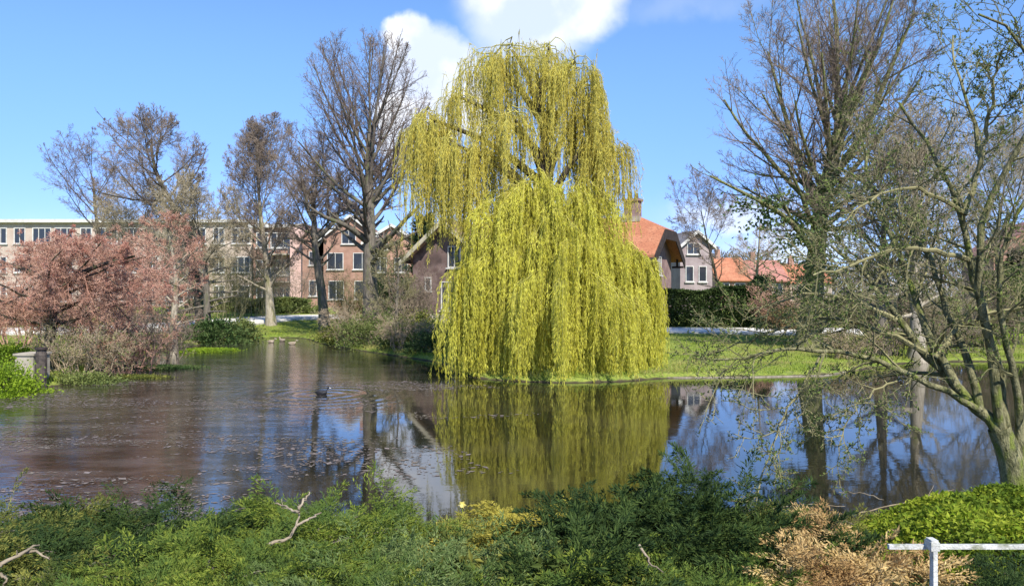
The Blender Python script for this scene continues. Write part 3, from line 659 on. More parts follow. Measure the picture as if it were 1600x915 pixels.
RT = dict(a1=(82, 14), up=.10, s1=.1, rr1=.4, w=.07, a2=(44, 24))
bare_tree('bare_tree', [(1262, 540), (1268, 470), (1278, 390), (1290, 300), (1308, 215), (1318, 150)], 34, .52, LV(32, 8, 7, 5, r1=.66, t1=(.42, 1.), **RT),
          'massive bare tree with ivied trunk and tall fan crown rising out of frame', M['bark_moss'], M['twig_brown'], 21, env=(1285, 165, 185, 265), tops=.35, fine=2,
          extra=[([(1275, 400, 0), (1235, 340, -1.5), (1180, 310, -2.5), (1110, 275, -3)], .15, .04), ([(1285, 330, 0), (1245, 250, 1), (1225, 170, 1), (1200, 80, 1)], .19, .04),
                 ([(1292, 290, 0), (1350, 210, -1), (1390, 110, -1.5), (1430, 20, -2)], .19, .04), ([(1280, 360, 0), (1330, 320, 0), (1380, 300, 0), (1440, 250, 0)], .15, .04)], k=14)
bare_tree('bare_tree', [(1378, 560), (1376, 480), (1374, 390), (1376, 310)], 32, .32, LV(26, 9, 7, 5, r1=.75, t1=(.3, 1.), **RT),
          'grey barked bare tree, middle of the three trunks behind the right water', M['bark_grey'], M['twig_beige'], 22, env=(1385, 290, 125, 150), fine=2)
bare_tree('bare_tree', [(1434, 560), (1432, 480), (1430, 400), (1434, 310)], 31, .34, LV(26, 9, 7, 5, r1=.75, t1=(.3, 1.), **RT),
          'pale pinkish trunked bare tree right of the other bank trunks', M['bark_pale'], M['twig_beige'], 23, env=(1465, 300, 140, 150), fine=2)
bare_tree('bare_tree', [(1560, 530), (1562, 450), (1566, 360), (1572, 290)], 44, .3, LV(26, 10, 8, 6, r1=.75, t1=(.25, 1.), **RT),
          'bare olive tree behind the near stems at the right edge', M['bark_grey'], M['twig_beige'], 24, env=(1560, 310, 110, 130), fine=3)
bare_tree('bare_tree', [(1124, 470), (1120, 430), (1104, 370), (1096, 330)], 58, .17, LV(20, 9, 8, 6, a1=(75, 30), up=.08, t1=(.3, 1.), r1=.7, rr1=.42),
          'small crooked bare tree between grey house and hedge', M['bark_dark'], M['twig_brown'], 25, env=(1095, 320, 58, 95))
bare_tree('bare_tree', [(1182, 470), (1182, 430), (1180, 395), (1178, 350)], 62, .2, LV(20, 9, 8, 5, a1=(80, 35), up=.03, t1=(.2, 1.), r1=.7),
          'small round pale twigged tree behind the dark hedge', M['bark_pale'], M['twig_tan'], 26, env=(1182, 395, 50, 52))
bare_tree('young_tree', [(618, 520), (620, 470), (622, 420), (616, 380)], 40, .12, LV(18, 8, 7, 4, a1=(70, 35), up=.08, t1=(.15, 1.), r1=.7),
          'young twiggy tree between the tall bare tree and cottage', M['bark_grey'], M['twig_olive'], 27, env=(612, 440, 45, 80))

# ivy on the massive trunk
rng = np.random.default_rng(31); o = [c for c in bpy.data.objects if c.name.startswith('bare_tree') and 'massive' in c.get('label', '')][0]
n = 3600; f = rng.uniform(0, 1, n); cl = smooth_line([at(1264, 520, 34), at(1270, 450, 34), at(1280, 380, 34), at(1290, 300, 34), at(1312, 200, 34)], 40)
ii = (f * 38.9).astype(int); C = cl[ii] + rng.normal(0, .34, (n, 3)) * np.array([1.2, 1, 1]); keep = vnoise(C[:, 0] * 1., C[:, 2], 5, 2.2) > .15
C1 = C[keep]; ex = smooth_line([at(1275, 395, 34), at(1235, 340, 32.5), at(1200, 320, 32), at(1165, 330, 31.5)], 30)
n2 = 2400; i2 = (rng.uniform(0, 1, n2) * 29.9).astype(int); C2 = ex[i2] + rng.normal(0, 1, (n2, 3)) * np.array([.5, .6, .55]); C2 = C2[vnoise(C2[:, 0], C2[:, 2], 9, 3.5) > .0]
C = np.concatenate([C1, C2]); mk('ivy', [leaves(C, rng.normal(size=C.shape) + [0, -.4, -.3], .16, .12, rng)], M['ivy'], o)

# ------------------------------------------------------------------ weeping willow
def willow():
    rng = np.random.default_rng(41); Y = 27.0; b = np.array([X_at(848, Y), Y, float(gz(X_at(848, Y), Y))])
    t = thing('weeping_willow', b, 'weeping willow with yellow green curtains reaching down to the pond edge', 'willow')
    k = Y / F_PX
    tr = line_chain([b - [0, 0, .2], at(846, 480, Y), at(852, 380, Y), at(858, 280, Y), at(848, 190, Y), at(838, 110, Y)], .48, .07, 14, .8); tr['R'][0, 0] = .62
    mk('trunk', [tubes(tr['P'], tr['R'], 10)], M['bark_dark'], t, smooth=True)
    # px, py of the crest, dy, radius px, dome px, hang px (min, max), branches, strands, bottom z or None, leafiness
    lobes = [(800, 74, 0, 70, 40, (50, 150), 13, 250, None), (758, 92, .6, 52, 34, (45, 130), 10, 190, None), (898, 92, -.4, 46, 30, (80, 190), 10, 210, None),
             (858, 70, 1.0, 46, 30, (45, 120), 9, 110, None), (918, 120, .5, 30, 34, (90, 160), 8, 130, None), (720, 150, -.3, 36, 26, (50, 110), 8, 130, None),
             (672, 184, -.6, 36, 30, (90, 185), 10, 240, None), (706, 222, -1.2, 36, 26, (80, 150), 9, 220, None), (938, 205, -.2, 38, 42, (80, 165), 11, 300, None),
             (800, 178, -1.0, 76, 36, (50, 115), 12, 240, None), (905, 175, .8, 50, 36, (70, 130), 9, 150, None), (758, 232, -.6, 52, 34, (60, 140), 11, 270, None),
             (828, 286, -1.2, 84, 44, (50, 140), 15, 480, None), (908, 300, -.8, 60, 40, (60, 140), 13, 330, None), (850, 335, -1.6, 84, 36, (50, 120), 13, 460, None),
             (862, 366, 0, 148, 66, (0, 0), 44, 2900, .1), (790, 392, -1.0, 84, 40, (80, 190), 15, 560, None), (910, 378, -1.2, 96, 40, (70, 180), 15, 660, None),
             (968, 384, -.2, 56, 38, (90, 170), 14, 560, None), (996, 424, -.1, 40, 30, (90, 155), 10, 380, None), (757, 402, -.2, 36, 32, (90, 150), 10, 280, None), (868, 430, -1.6, 126, 40, (60, 150), 18, 760, None), (765, 446, -.9, 62, 36, (60, 130), 12, 340, None), (955, 452, -.9, 58, 36, (60, 120), 12, 340, None)]
    limbs, secs, SP, SL, SR, TOP = [], [], [], [], [], []
    for (px, py, dy, rx, dome, hang, nb, ns, zb) in lobes:
        c = at(px, py + dome, Y + dy); R = rx * k; H = dome * k
        zt = np.clip(c[2] - 1.6, .9, 9); f = np.interp(zt, tr['P'][0, :, 2], np.arange(14)); i = int(min(f, 12)); st = tr['P'][0, i] * (1 - (f - i)) + tr['P'][0, i + 1] * (f - i)
        crest = c + [0, 0, H * .9]; mid = (st + crest) / 2 + [0, 0, .45]
        limbs.append(line_chain([st, mid, crest], .16 if zb is None else .22, .05, 8))
        ph = rng.uniform(0, 6.28, nb) ; ph = np.arange(nb) / nb * 2 * np.pi + rng.normal(0, .25, nb)
        ext = R * (rng.uniform(.5, 1.22, nb) if zb is None else rng.uniform(.75, 1.03, nb)); q = np.linspace(0, 1, 8)
        P = np.empty((nb, 8, 3)); wv = rng.normal(0, .10, (nb, 1))
        P[..., 0] = c[0] + np.cos(ph[:, None] + wv * q * 3) * ext[:, None] * q; P[..., 1] = c[1] + np.sin(ph[:, None] + wv * q * 3) * ext[:, None] * q
        P[..., 2] = c[2] + H * (1 - q[None] ** 2.2 * rng.uniform(.3, 1.25, (nb, 1))) * rng.uniform(.5, 1.45, (nb, 1)); P[:, 1:-1] += rng.normal(0, .05, (nb, 6, 3))
        secs.append(dict(P=P, R=np.broadcast_to(.022 * (1 - .75 * q), (nb, 8)).copy(), L=ext))
        # strands
        bi = rng.integers(0, nb, ns); tt = np.sqrt(rng.uniform(.02, 1, ns)); tt = np.where(rng.uniform(0, 1, ns) < .5, np.clip((np.floor(tt * 6) + .5 + .5 * np.sin(bi * 7.3)) / 6.5 + rng.normal(0, .022, ns), .05, 1), tt); f = tt * 6.99; i = f.astype(int); fr = (f - i)[:, None]
        p0 = P[bi, i] * (1 - fr) + P[bi, i + 1] * fr + rng.normal(0, .05 + .025 * R, (ns, 3)) * [1, 1, .5]
        rad = p0 - c; rad[:, 2] = 0; rad = nrm(rad)
        if zb is None: ln = rng.uniform(hang[0], hang[1], ns) * k * rng.uniform(.55, 1.15, ns)
        else:
            zend = np.maximum(zb + np.abs(rng.normal(0, .22, ns)), .1 + gz(p0[:, 0], p0[:, 1]) * 0)
            ln = (p0[:, 2] - zend) * np.where(rng.uniform(0, 1, ns) < .8, 1, rng.uniform(.5, 1, ns))
        s = np.linspace(0, 1, 9); out_ = rng.uniform(.05, .42, ns) * rng.choice([1, 1, 1, -.4], ns); lift = rng.exponential(.13, ns)
        Q = p0[:, None] + rad[:, None] * (out_[:, None] * (1 - np.exp(-4 * s)))[..., None]
        ph2 = rng.uniform(0, 6.28, (ns, 2)); sw = rng.uniform(.03, .15, ns)
        Q[..., 0] += sw[:, None] * np.sin(s * 5 + ph2[:, :1]) * s; Q[..., 1] += sw[:, None] * np.sin(s * 4 + ph2[:, 1:]) * s
        Q[..., 2] += lift[:, None] * np.sin(np.minimum(s * 6, np.pi)) - ln[:, None] * s
        SP.append(Q); SL.append(ln); TOP.append(np.full(ns, py < 270))
    lim = merge(*limbs); mk('limbs', [tubes(lim['P'], lim['R'], 6)], M['bark_dark'], t, smooth=True)
    geo = [tubes(s['P'], s['R'], 4) for s in secs]
    P = np.concatenate(SP); Ln = np.concatenate(SL); top = np.concatenate(TOP)
    geo.append(tubes(P, np.broadcast_to(np.linspace(.008, .0045, 9), P.shape[:2]), 3))
    mk('branches', geo, M['willow_stem'], t)
    for nm, mask, mat, sp, ll, ww in (('crown', ~top, M['willow'], .024, .15, .019), ('upper_crown', top, M['willow_top'], .044, .14, .017)):
        Pm, Lm = P[mask], Ln[mask]; cnt = np.maximum((Lm / sp).astype(int), 4); idx = np.repeat(np.arange(len(Pm)), cnt); n = len(idx)
        s = rng.uniform(.03, 1, n) * 7.99; i = s.astype(int); fr = (s - i)[:, None]
        C = Pm[idx, i] * (1 - fr) + Pm[idx, i + 1] * fr; T = nrm(Pm[idx, i + 1] - Pm[idx, i])
        A = T + rng.normal(0, .24, (n, 3)); C = C + rng.normal(0, .02, (n, 3))
        mk(nm, [leaves(C, A, ll * rng.uniform(.6, 1.25, n), ww * rng.uniform(.7, 1.3, n), rng)], mat, t)
willow()

# ------------------------------------------------------------------ hedges, conifers, bank shrubs
def clump(name, px, Y, w, h, d, n, size, mat, label, cat='shrub', seed=0, group=None, stems=14, stem_mat='twig_brown', asp=.55, nc=46, sink=.0, gapz=.0, flat=1.0):
    """leafy shrub of stems and small leaf faces in uneven clumps."""
    rng = np.random.default_rng(seed); x = X_at(px, Y); z = float(gz(x, Y)); b = np.array([x, Y, z])
    t = thing(name, b, label, cat, group)
    v = nrm(rng.normal(size=(nc, 3))); v[:, 2] = np.abs(v[:, 2]); rad = rng.uniform(.45, 1.0, nc) ** .6
    cs = v * rad[:, None] * np.array([w / 2, d / 2, h]) * rng.uniform(.8, 1.12, (nc, 1)); cs[:, 2] = np.maximum(cs[:, 2], .08 * h) * flat
    pk = rng.integers(0, nc, n); sg = np.array([w, d, h * 1.2]) * rng.uniform(.06, .13, (nc, 1))
    C = b + cs[pk] + rng.normal(size=(n, 3)) * sg[pk]; C[:, 2] = np.maximum(C[:, 2], np.maximum(gz(C[:, 0], C[:, 1]), .0) + .02)
    A = nrm(C - b) + rng.normal(0, .8, (n, 3)) + [0, 0, .2]
    sd = min(stems, nc); E = b + cs[:sd]; st = np.stack([b + (E - b) * f * np.array([1, 1, f ** .3 if f else 0]) for f in np.linspace(0, 1, 6)], 1); st[:, 1:-1] += rng.normal(0, .03, (sd, 4, 3)) * w * .4
    mk('stems', [tubes(st, np.broadcast_to(np.linspace(.03, .008, 6) * min(1.5, max(h, .4)), (sd, 6)), 5)], M[stem_mat], t)
    mk('foliage', [leaves(C, A, size * rng.uniform(.6, 1.3, n), size * asp * rng.uniform(.6, 1.3, n), rng, up=.4)], M[mat], t)
    return t
def twiggy(name, px, Y, w, h, d, label, mat='twig_brown', seed=0, n0=26, m=(7, 6, 5), buds=None, cat='shrub', group=None, arch=.35, r=.018):
    """leafless shrub: many arching stems from the ground, branching three times."""
    rng = np.random.default_rng(seed); x = X_at(px, Y); b = np.array([x, Y, float(gz(x, Y))]); t = thing(name, b, label, cat, group)
    a = rng.uniform(0, 6.28, n0); rr = np.sqrt(rng.uniform(0, 1, n0)); p0 = b + np.stack([np.cos(a) * rr * w * .3, np.sin(a) * rr * d * .3, np.zeros(n0)], 1)
    p0[:, 2] = np.maximum(gz(p0[:, 0], p0[:, 1]), -.1); hh = h * rng.uniform(.6, 1.05, n0); q = np.linspace(0, 1, 7)
    oa = a + rng.normal(0, .5, n0); ox, oy = np.cos(oa) * w * .38 * rng.uniform(.3, 1, n0), np.sin(oa) * d * .38 * rng.uniform(.3, 1, n0)
    P = np.stack([p0[:, :1] + ox[:, None] * q ** 1.4, p0[:, 1:2] + oy[:, None] * q ** 1.4, p0[:, 2:] + hh[:, None] * (q * (1 + arch) - arch * q ** 2.5)], -1); P[:, 1:] += rng.normal(0, .025 * w, (n0, 6, 3))
    cur = dict(P=P, R=np.broadcast_to(np.linspace(r, r * .4, 7), (n0, 7)).copy(), L=hh * 1.2); geo = [tubes(cur['P'], cur['R'], 5)]
    st = mk('stems', geo, M[mat], t); geo = []
    for mm in m:
        cur = grow(cur, mm, rng, t=(.2, 1.), ang=(55, 35), ratio=.48, k=5, rr=.6, wob=.2, trop=.03, rmin=.0055); geo.append(tubes(cur['P'], cur['R'], 3))
    mk('twigs', geo, M[mat], t)
    if buds:
        bm, n, ln, wd = buds; tip = cur['P'].reshape(-1, 3); sel = tip[rng.integers(0, len(tip), n)] + rng.normal(0, .03, (n, 3)); mk('leaves', [leaves(sel, rng.normal(size=(n, 3)), ln * rng.uniform(.6, 1.3, n), wd, rng)], M[bm], t)
    return t

def hedge(name, pxa, pxb, Y, pytop, label, mat, n, size, seed, depth=1.6, bumps=.2):
    rng = np.random.default_rng(seed); xa, xb = X_at(pxa, Y), X_at(pxb, Y); b = np.array([(xa + xb) / 2, Y, float(gz((xa + xb) / 2, Y))]); t = thing(name, b, label, 'hedge')
    zt = Z_at(pytop, Y); u = rng.uniform(0, 1, n); x = xa + (xb - xa) * u
    top = zt + bumps * vnoise(x, x * 0, seed, 1.3); f = rng.uniform(0, 1, n); side = rng.uniform(0, 1, n) < .35
    y = np.where(side, Y + depth * rng.uniform(0, 1, n), Y + .25 * vnoise(x, f * 2, seed + 1, 2.2) + rng.exponential(.09, n)); z = np.where(side, top - rng.exponential(.08, n), b[2] + (top - b[2]) * f)
    C = np.stack([x, y, z], 1); A = rng.normal(size=(n, 3)) + [0, -.6, .5]
    m = max(int((xb - xa) * 1.2), 4); sx = np.linspace(xa, xb, m) + rng.normal(0, .1, m); sp = np.stack([np.stack([sx + rng.normal(0, .1, m), np.full(m, Y + depth / 2), np.full(m, b[2] - .1 + (zt - b[2]) * .8 * k_)], 1) for k_ in np.linspace(0, 1, 4)], 1)
    mk('stems', [tubes(sp, np.full((m, 4), .05), 5)], M['bark_dark'], t)
    mk('foliage', [leaves(C, A, size * rng.uniform(.6, 1.4, n), size * .6, rng)], M[mat], t); return t
hedge('hedge', 1042, 1196, 48.5, 452, 'dark clipped evergreen hedge right of the cottage', 'hedge', 22000, .16, 51)
hedge('hedge', 290, 480, 66, 468, 'long low brownish green hedge below the apartment windows', 'bush_green', 14000, .2, 52)
hedge('hedge', -60, 130, 47, 474, 'dark hedge along the path behind the red budded tree', 'bush_dark', 14000, .17, 53)
hedge('hedge', 1300, 1500, 50, 468, 'mixed olive hedge behind the right bank trunks', 'bush_green', 15000, .17, 54, bumps=.35)
hedge('hedge', 1545, 1700, 42, 420, 'tall dark hedge at the right edge beneath the brick house', 'bush_dark', 12000, .17, 55, bumps=.3)

def conifer(px, Y, pytop, w, label, seed, mat='conifer'):
    rng = np.random.default_rng(seed); x = X_at(px, Y); b = np.array([x, Y, float(gz(x, Y))]); h = Z_at(pytop, Y) - b[2]; t = thing('conifer_tree', b, label, 'tree')
    tr = line_chain([b - [0, 0, .1], b + [0, 0, h]], .16, .02, 8); mk('trunk', [tubes(tr['P'], tr['R'], 8)], M['bark_dark'], t)
    br = grow(tr, 90, rng, t=(.06, .98), ang=(95, 60), sd=8, ratio=w / h * .62, shrink=.85, k=6, rr=.3, wob=.05, rmin=.012, droop=.12); pp = br['P'].reshape(-1, 3)
    n = 16000; i = rng.integers(0, len(br['P']), n); f = rng.uniform(.15, 1, n) * 4.99; j = f.astype(int); C = br['P'][i, j] * (1 - (f - j))[:, None] + br['P'][i, j + 1] * (f - j)[:, None] + rng.normal(0, .13, (n, 3))
    mk('crown', [tubes(br['P'], br['R'], 4), leaves(C, nrm(br['P'][i, -1] - br['P'][i, 0]) + rng.normal(0, .5, (n, 3)), .24, .08, rng)], M[mat], t)
conifer(664, 58, 338, 5.2, 'dark conifer rising behind the cottage gable', 61)
conifer(1188, 50, 438, 2.4, 'small dark conifer standing in front of the hedge end', 62)
conifer(1594, 46, 395, 3.6, 'dark conifer at the far right edge before the brick house', 63)

# far bare wood on the horizon, right of the cottage
rng = np.random.default_rng(65); n = 26000; Yt = 130; x = rng.uniform(X_at(1100, Yt), X_at(1900, Yt), n); top = 7.5 + 1.6 * vnoise(x, x * 0, 12, .35) + .7 * vnoise(x, x * 0, 13, 1.4)
C = np.stack([x, Yt + rng.uniform(0, 14, n), .4 + top * rng.uniform(0, 1, n) ** .8], 1)
tag(mk('treeline', [leaves(C, rng.normal(0, .5, (n, 3)) + [0, 0, 1], rng.uniform(.5, 1.4, n), .16, rng)], M['wood']), 'brown bare wood on the horizon beyond the orange roofed houses', 'wood', kind='stuff')

# left bank
clump('laurel_bush', 335, 43, 3.4, 1.7, 2.6, 5200, .17, 'bush_dark', 'dark green rounded evergreen bush on the left bank point', seed=71)
clump('bank_shrub', 318, 37, 2.6, .75, 2.6, 4200, .12, 'bush_bright', 'bright green low plants at the water below the evergreen bush', seed=72, flat=.8)
clump('bank_shrub', 372, 46.5, 2.6, 1.3, 1.8, 3800, .15, 'bush_green', 'olive green shrub right beside the dark evergreen bush', seed=73)
clump('bank_shrub', -4, 20.9, 1.9, 1.15, 2.0, 6500, .085, 'bush_bright', 'bright lime green bush at the left edge by the concrete wall', seed=74)
clump('bank_shrub', 20, 27, 3.2, .7, 2.4, 5200, .10, 'bush_bright', 'grassy green plants behind the concrete wall', seed=75, flat=.7)
twiggy('brush_shrub', 120, 24.6, 3.0, 1.6, 2.2, 'tangled tan bare brush beside the dark post', 'twig_tan', 81, 30, buds=('bush_green', 2500, .06, .03))
twiggy('brush_shrub', 190, 26.3, 3.2, 1.7, 2.2, 'pinkish brown bare brush at the middle of the left bank', 'twig_red', 82, 30, buds=('bush_brown', 2500, .06, .03))
twiggy('brush_shrub', 250, 29.5, 3.2, 1.8, 2.2, 'dense brown brush reaching over the water before the bank point', 'twig_brown', 83, 32)
clump('bank_shrub', 128, 23.6, 2.2, .6, 1.2, 3600, .08, 'bush_green', 'low olive ground plants trailing at the post foot', seed=84, flat=.8)
clump('bank_shrub', 185, 25.0, 2.8, .7, 1.2, 4200, .08, 'jun_olive', 'low olive plants below the pinkish brush', seed=85, flat=.8)
clump('bank_shrub', 245, 28.4, 2.6, .7, 1.4, 3600, .09, 'bush_dark', 'dark low foliage under the dense brown brush', seed=86, flat=.8)
for i, (px, Y, w, h, mt, lab) in enumerate((
    (30, 33, 4.5, 2.2, 'twig_red', 'reddish brush thicket behind the red budded tree at the left edge'),
    (150, 34, 4.5, 2.2, 'twig_red', 'reddish brush thicket behind the red budded tree trunk'),
    (225, 38, 4.5, 2.4, 'twig_brown', 'brown brush thicket left of the pale trunked small tree'),
    (345, 58, 6, 4.6, 'twig_olive', 'olive brush thicket below the apartment block near its window row'),
    (455, 70, 6, 4.2, 'twig_brown', 'brown brush thicket before the balconies'),
    (300, 64, 6, 5.2, 'twig_brown', 'tall brown brush thicket before the long beige block'),
    (395, 61, 5, 4.4, 'twig_olive', 'olive brush thicket left of the slim pale trunk'),
    (560, 56, 5, 3.6, 'twig_olive', 'tall olive brush thicket at the tall bare tree foot'),
    (645, 47, 3.2, 3.4, 'twig_brown', 'brown brush thicket against the cottage corner'))):
    twiggy('brush_shrub', px, Y, w, h, w * .6, lab, mt, 90 + i, 30, (7, 6, 4), r=.025)
clump('evergreen_shrub', 622, 50, 3.4, 3.4, 2.4, 5200, .17, 'bush_dark', 'tall dark evergreen shrub left of the cottage wall', seed=101, nc=60)
clump('evergreen_shrub', 560, 60, 3.6, 1.8, 2.4, 3200, .18, 'bush_brown', 'reddish brown leaved shrub by the path left of the cottage', seed=102)
clump('bank_shrub', 455, 66, 6.0, 1.2, 2.2, 3600, .17, 'bush_green', 'low green planting bed behind the far path', seed=103, flat=.8)
# bank between the inlet and the willow
for i, (px, Y, w, h, mt, n, lab) in enumerate((
    (540, 41.5, 3.0, 1.2, 'jun_olive', 4200, 'olive shrub nearest the bright far grass bank'),
    (585, 38.5, 3.4, 1.7, 'bush_green', 5200, 'largest pale green shrub on the bank before the cottage'),
    (632, 36.0, 2.6, 1.3, 'bush_green', 4200, 'pale green shrub beside the largest one, nearer the willow'),
    (672, 33.8, 2.2, .9, 'bush_dark', 3600, 'low dark green shrub overhanging water beside the willow'),
    (655, 40.5, 2.4, 1.5, 'jun_olive', 3600, 'olive shrub standing before the cottage wall corner'),
    (690, 37.5, 2.0, 1.2, 'hedge', 3200, 'very dark shrub between cottage wall and willow curtain'))):
    clump('bank_shrub', px, Y, w, h, w * .7, n, .11, mt, lab, seed=110 + i)
twiggy('brush_shrub', 575, 39.5, 4.5, 1.9, 2.4, 'tan leafless twigs among the pale green bank shrubs', 'twig_tan', 120, 30, (6, 6, 5))
twiggy('brush_shrub', 640, 35.2, 3.0, 1.3, 1.8, 'tan leafless twigs drooping to the water near the willow', 'twig_tan', 121, 24, (6, 6, 5), arch=.8)
# right bank
for i, (px, Y, w, h, mt, lab) in enumerate((
    (1222, 47, 3.4, 2.2, 'twig_red', 'russet brush thicket right of the dark hedge'),
    (1300, 40, 4.4, 2.6, 'twig_beige', 'olive brush thicket right of the massive trunk'),
    (1372, 36, 4.4, 2.2, 'twig_brown', 'brown brush thicket behind the middle bank trunk'),
    (1465, 36, 4.4, 2.6, 'twig_beige', 'olive brush thicket right of the pale pinkish trunk'),
    (1330, 30.2, 2.6, 1.0, 'twig_tan', 'low tan brush at the water edge right of the lawn'),
    (1400, 31.8, 3.2, 1.1, 'twig_brown', 'low brown brush at the water edge between the bank trunks'),
    (1490, 33.2, 3.4, 1.3, 'twig_brown', 'low brown brush at the water edge right of the trunks'),
    (1590, 36, 4.0, 2.8, 'twig_brown', 'tall brown brush under the dark conifer at the right edge'))):
    twiggy('brush_shrub', px, Y, w, h, w * .6, lab, mt, 130 + i, 28, (7, 6, 4), buds=('jun_olive', 1600, .07, .035))
clump('bank_shrub', 1228, 46, 2.4, 1.6, 1.8, 2600, .13, 'bush_brown', 'rust brown leaved shrub at the hedge end', seed=141)
clump('bank_shrub', 1525, 40, 3.6, .8, 2.0, 3000, .12, 'bush_bright', 'yellow green low plants beside the right path', seed=142, flat=.8)
clump('bank_shrub', 1440, 40, 5.0, .9, 2.0, 4000, .12, 'bush_green', 'low green plants below the right bank hedge', seed=143, flat=.8)

# grass: tufts on the banks and lawn
rng = np.random.default_rng(150); n = 260000; x = rng.uniform(-24, 26, n); y = rng.uniform(20, 64, n); d = sdist(x, y)
k_ = (d > .05) & (PATH_D(x, y) > 2.6) & (rng.uniform(0, 1, n) < np.exp(-np.maximum(d - 3, 0) / 9)); x, y = x[k_], y[k_]; n = len(x); z = gz(x, y)
C = np.stack([x, y, z - .01], 1); hgt = (.05 + .07 * rng.uniform(0, 1, n)) * np.where(sdist(x, y) < .5, 1.9, 1) * np.where((sdist(x, y) < .45) & (rng.uniform(0, 1, n) < .10), 2.2, 1) * (1 + .45 * vnoise(x, y, 33, 1.4))
tag(mk('grass', [leaves(C, rng.normal(0, .35, (n, 3)) + [0, 0, 1], hgt, .028, rng)], M['grassb']), 'green grass on the lawn and the pond banks', 'grass', kind='stuff')

# lawn edge boards, concrete wall and post on the left bank
def plank_line(name, line, h, th, mat, label, cat):
    L = smooth_line(line, 40); g = []; T = nrm(np.gradient(L, axis=0)); Nn = np.stack([-T[:, 1], T[:, 0]], 1)
    ring = []
    for s, z in ((-.5, -.3), (-.5, h), (.5, h), (.5, -.3)): ring.append(np.concatenate([L + Nn * th * s, np.full((40, 1), z)], 1))
    G = np.stack(ring, 1); idx = np.arange(160).reshape(40, 4); nx = np.roll(idx, -1, 1)
    o = mk(name, [(G.reshape(-1, 3), np.stack([idx[:-1], nx[:-1], nx[1:], idx[1:]], -1).reshape(-1, 4))], mat, base=(L[20, 0], L[20, 1], 0)); return tag(o, label, cat)
plank_line('lawn_edging', [(4.75, 24.95), (6, 25.02), (7.5, 25.12), (9, 25.4), (10.2, 25.65), (11.3, 26.8)], .035, .05, M['bark_pale'], 'thin low timber edging between the lawn and the pond', 'edging')
Yq = 22.3
t = thing('retaining_wall', (X_at(36, Yq), Yq, 0), 'pale concrete retaining wall stub at the left waterside', 'wall')
mk('wall_block', [box((X_at(38, Yq), Yq + .4, .16), (.52, .8, 1.5))], M['concrete'], t)
mk('coping', [box((X_at(38, Yq), Yq + .4, .94), (.6, .88, .06))], M['concrete'], t)
Yp = 22.1; xp = X_at(64, Yp)
t = thing('mooring_post', (xp, Yp, 0), 'dark wet timber post in the water beside the concrete wall', 'post')
mk('post_shaft', tube_list([(xp, Yp, -.6), (xp, Yp, .2), (xp + .01, Yp, .95), (xp + .012, Yp, 1.12)], [.16, .155, .15, .11], 12), M['timber_post'], t)
mk('post_cap', tube_list([(xp + .012, Yp, 1.1), (xp + .012, Yp, 1.16)], [.17, .15], 12), M['timber_dark'], t)

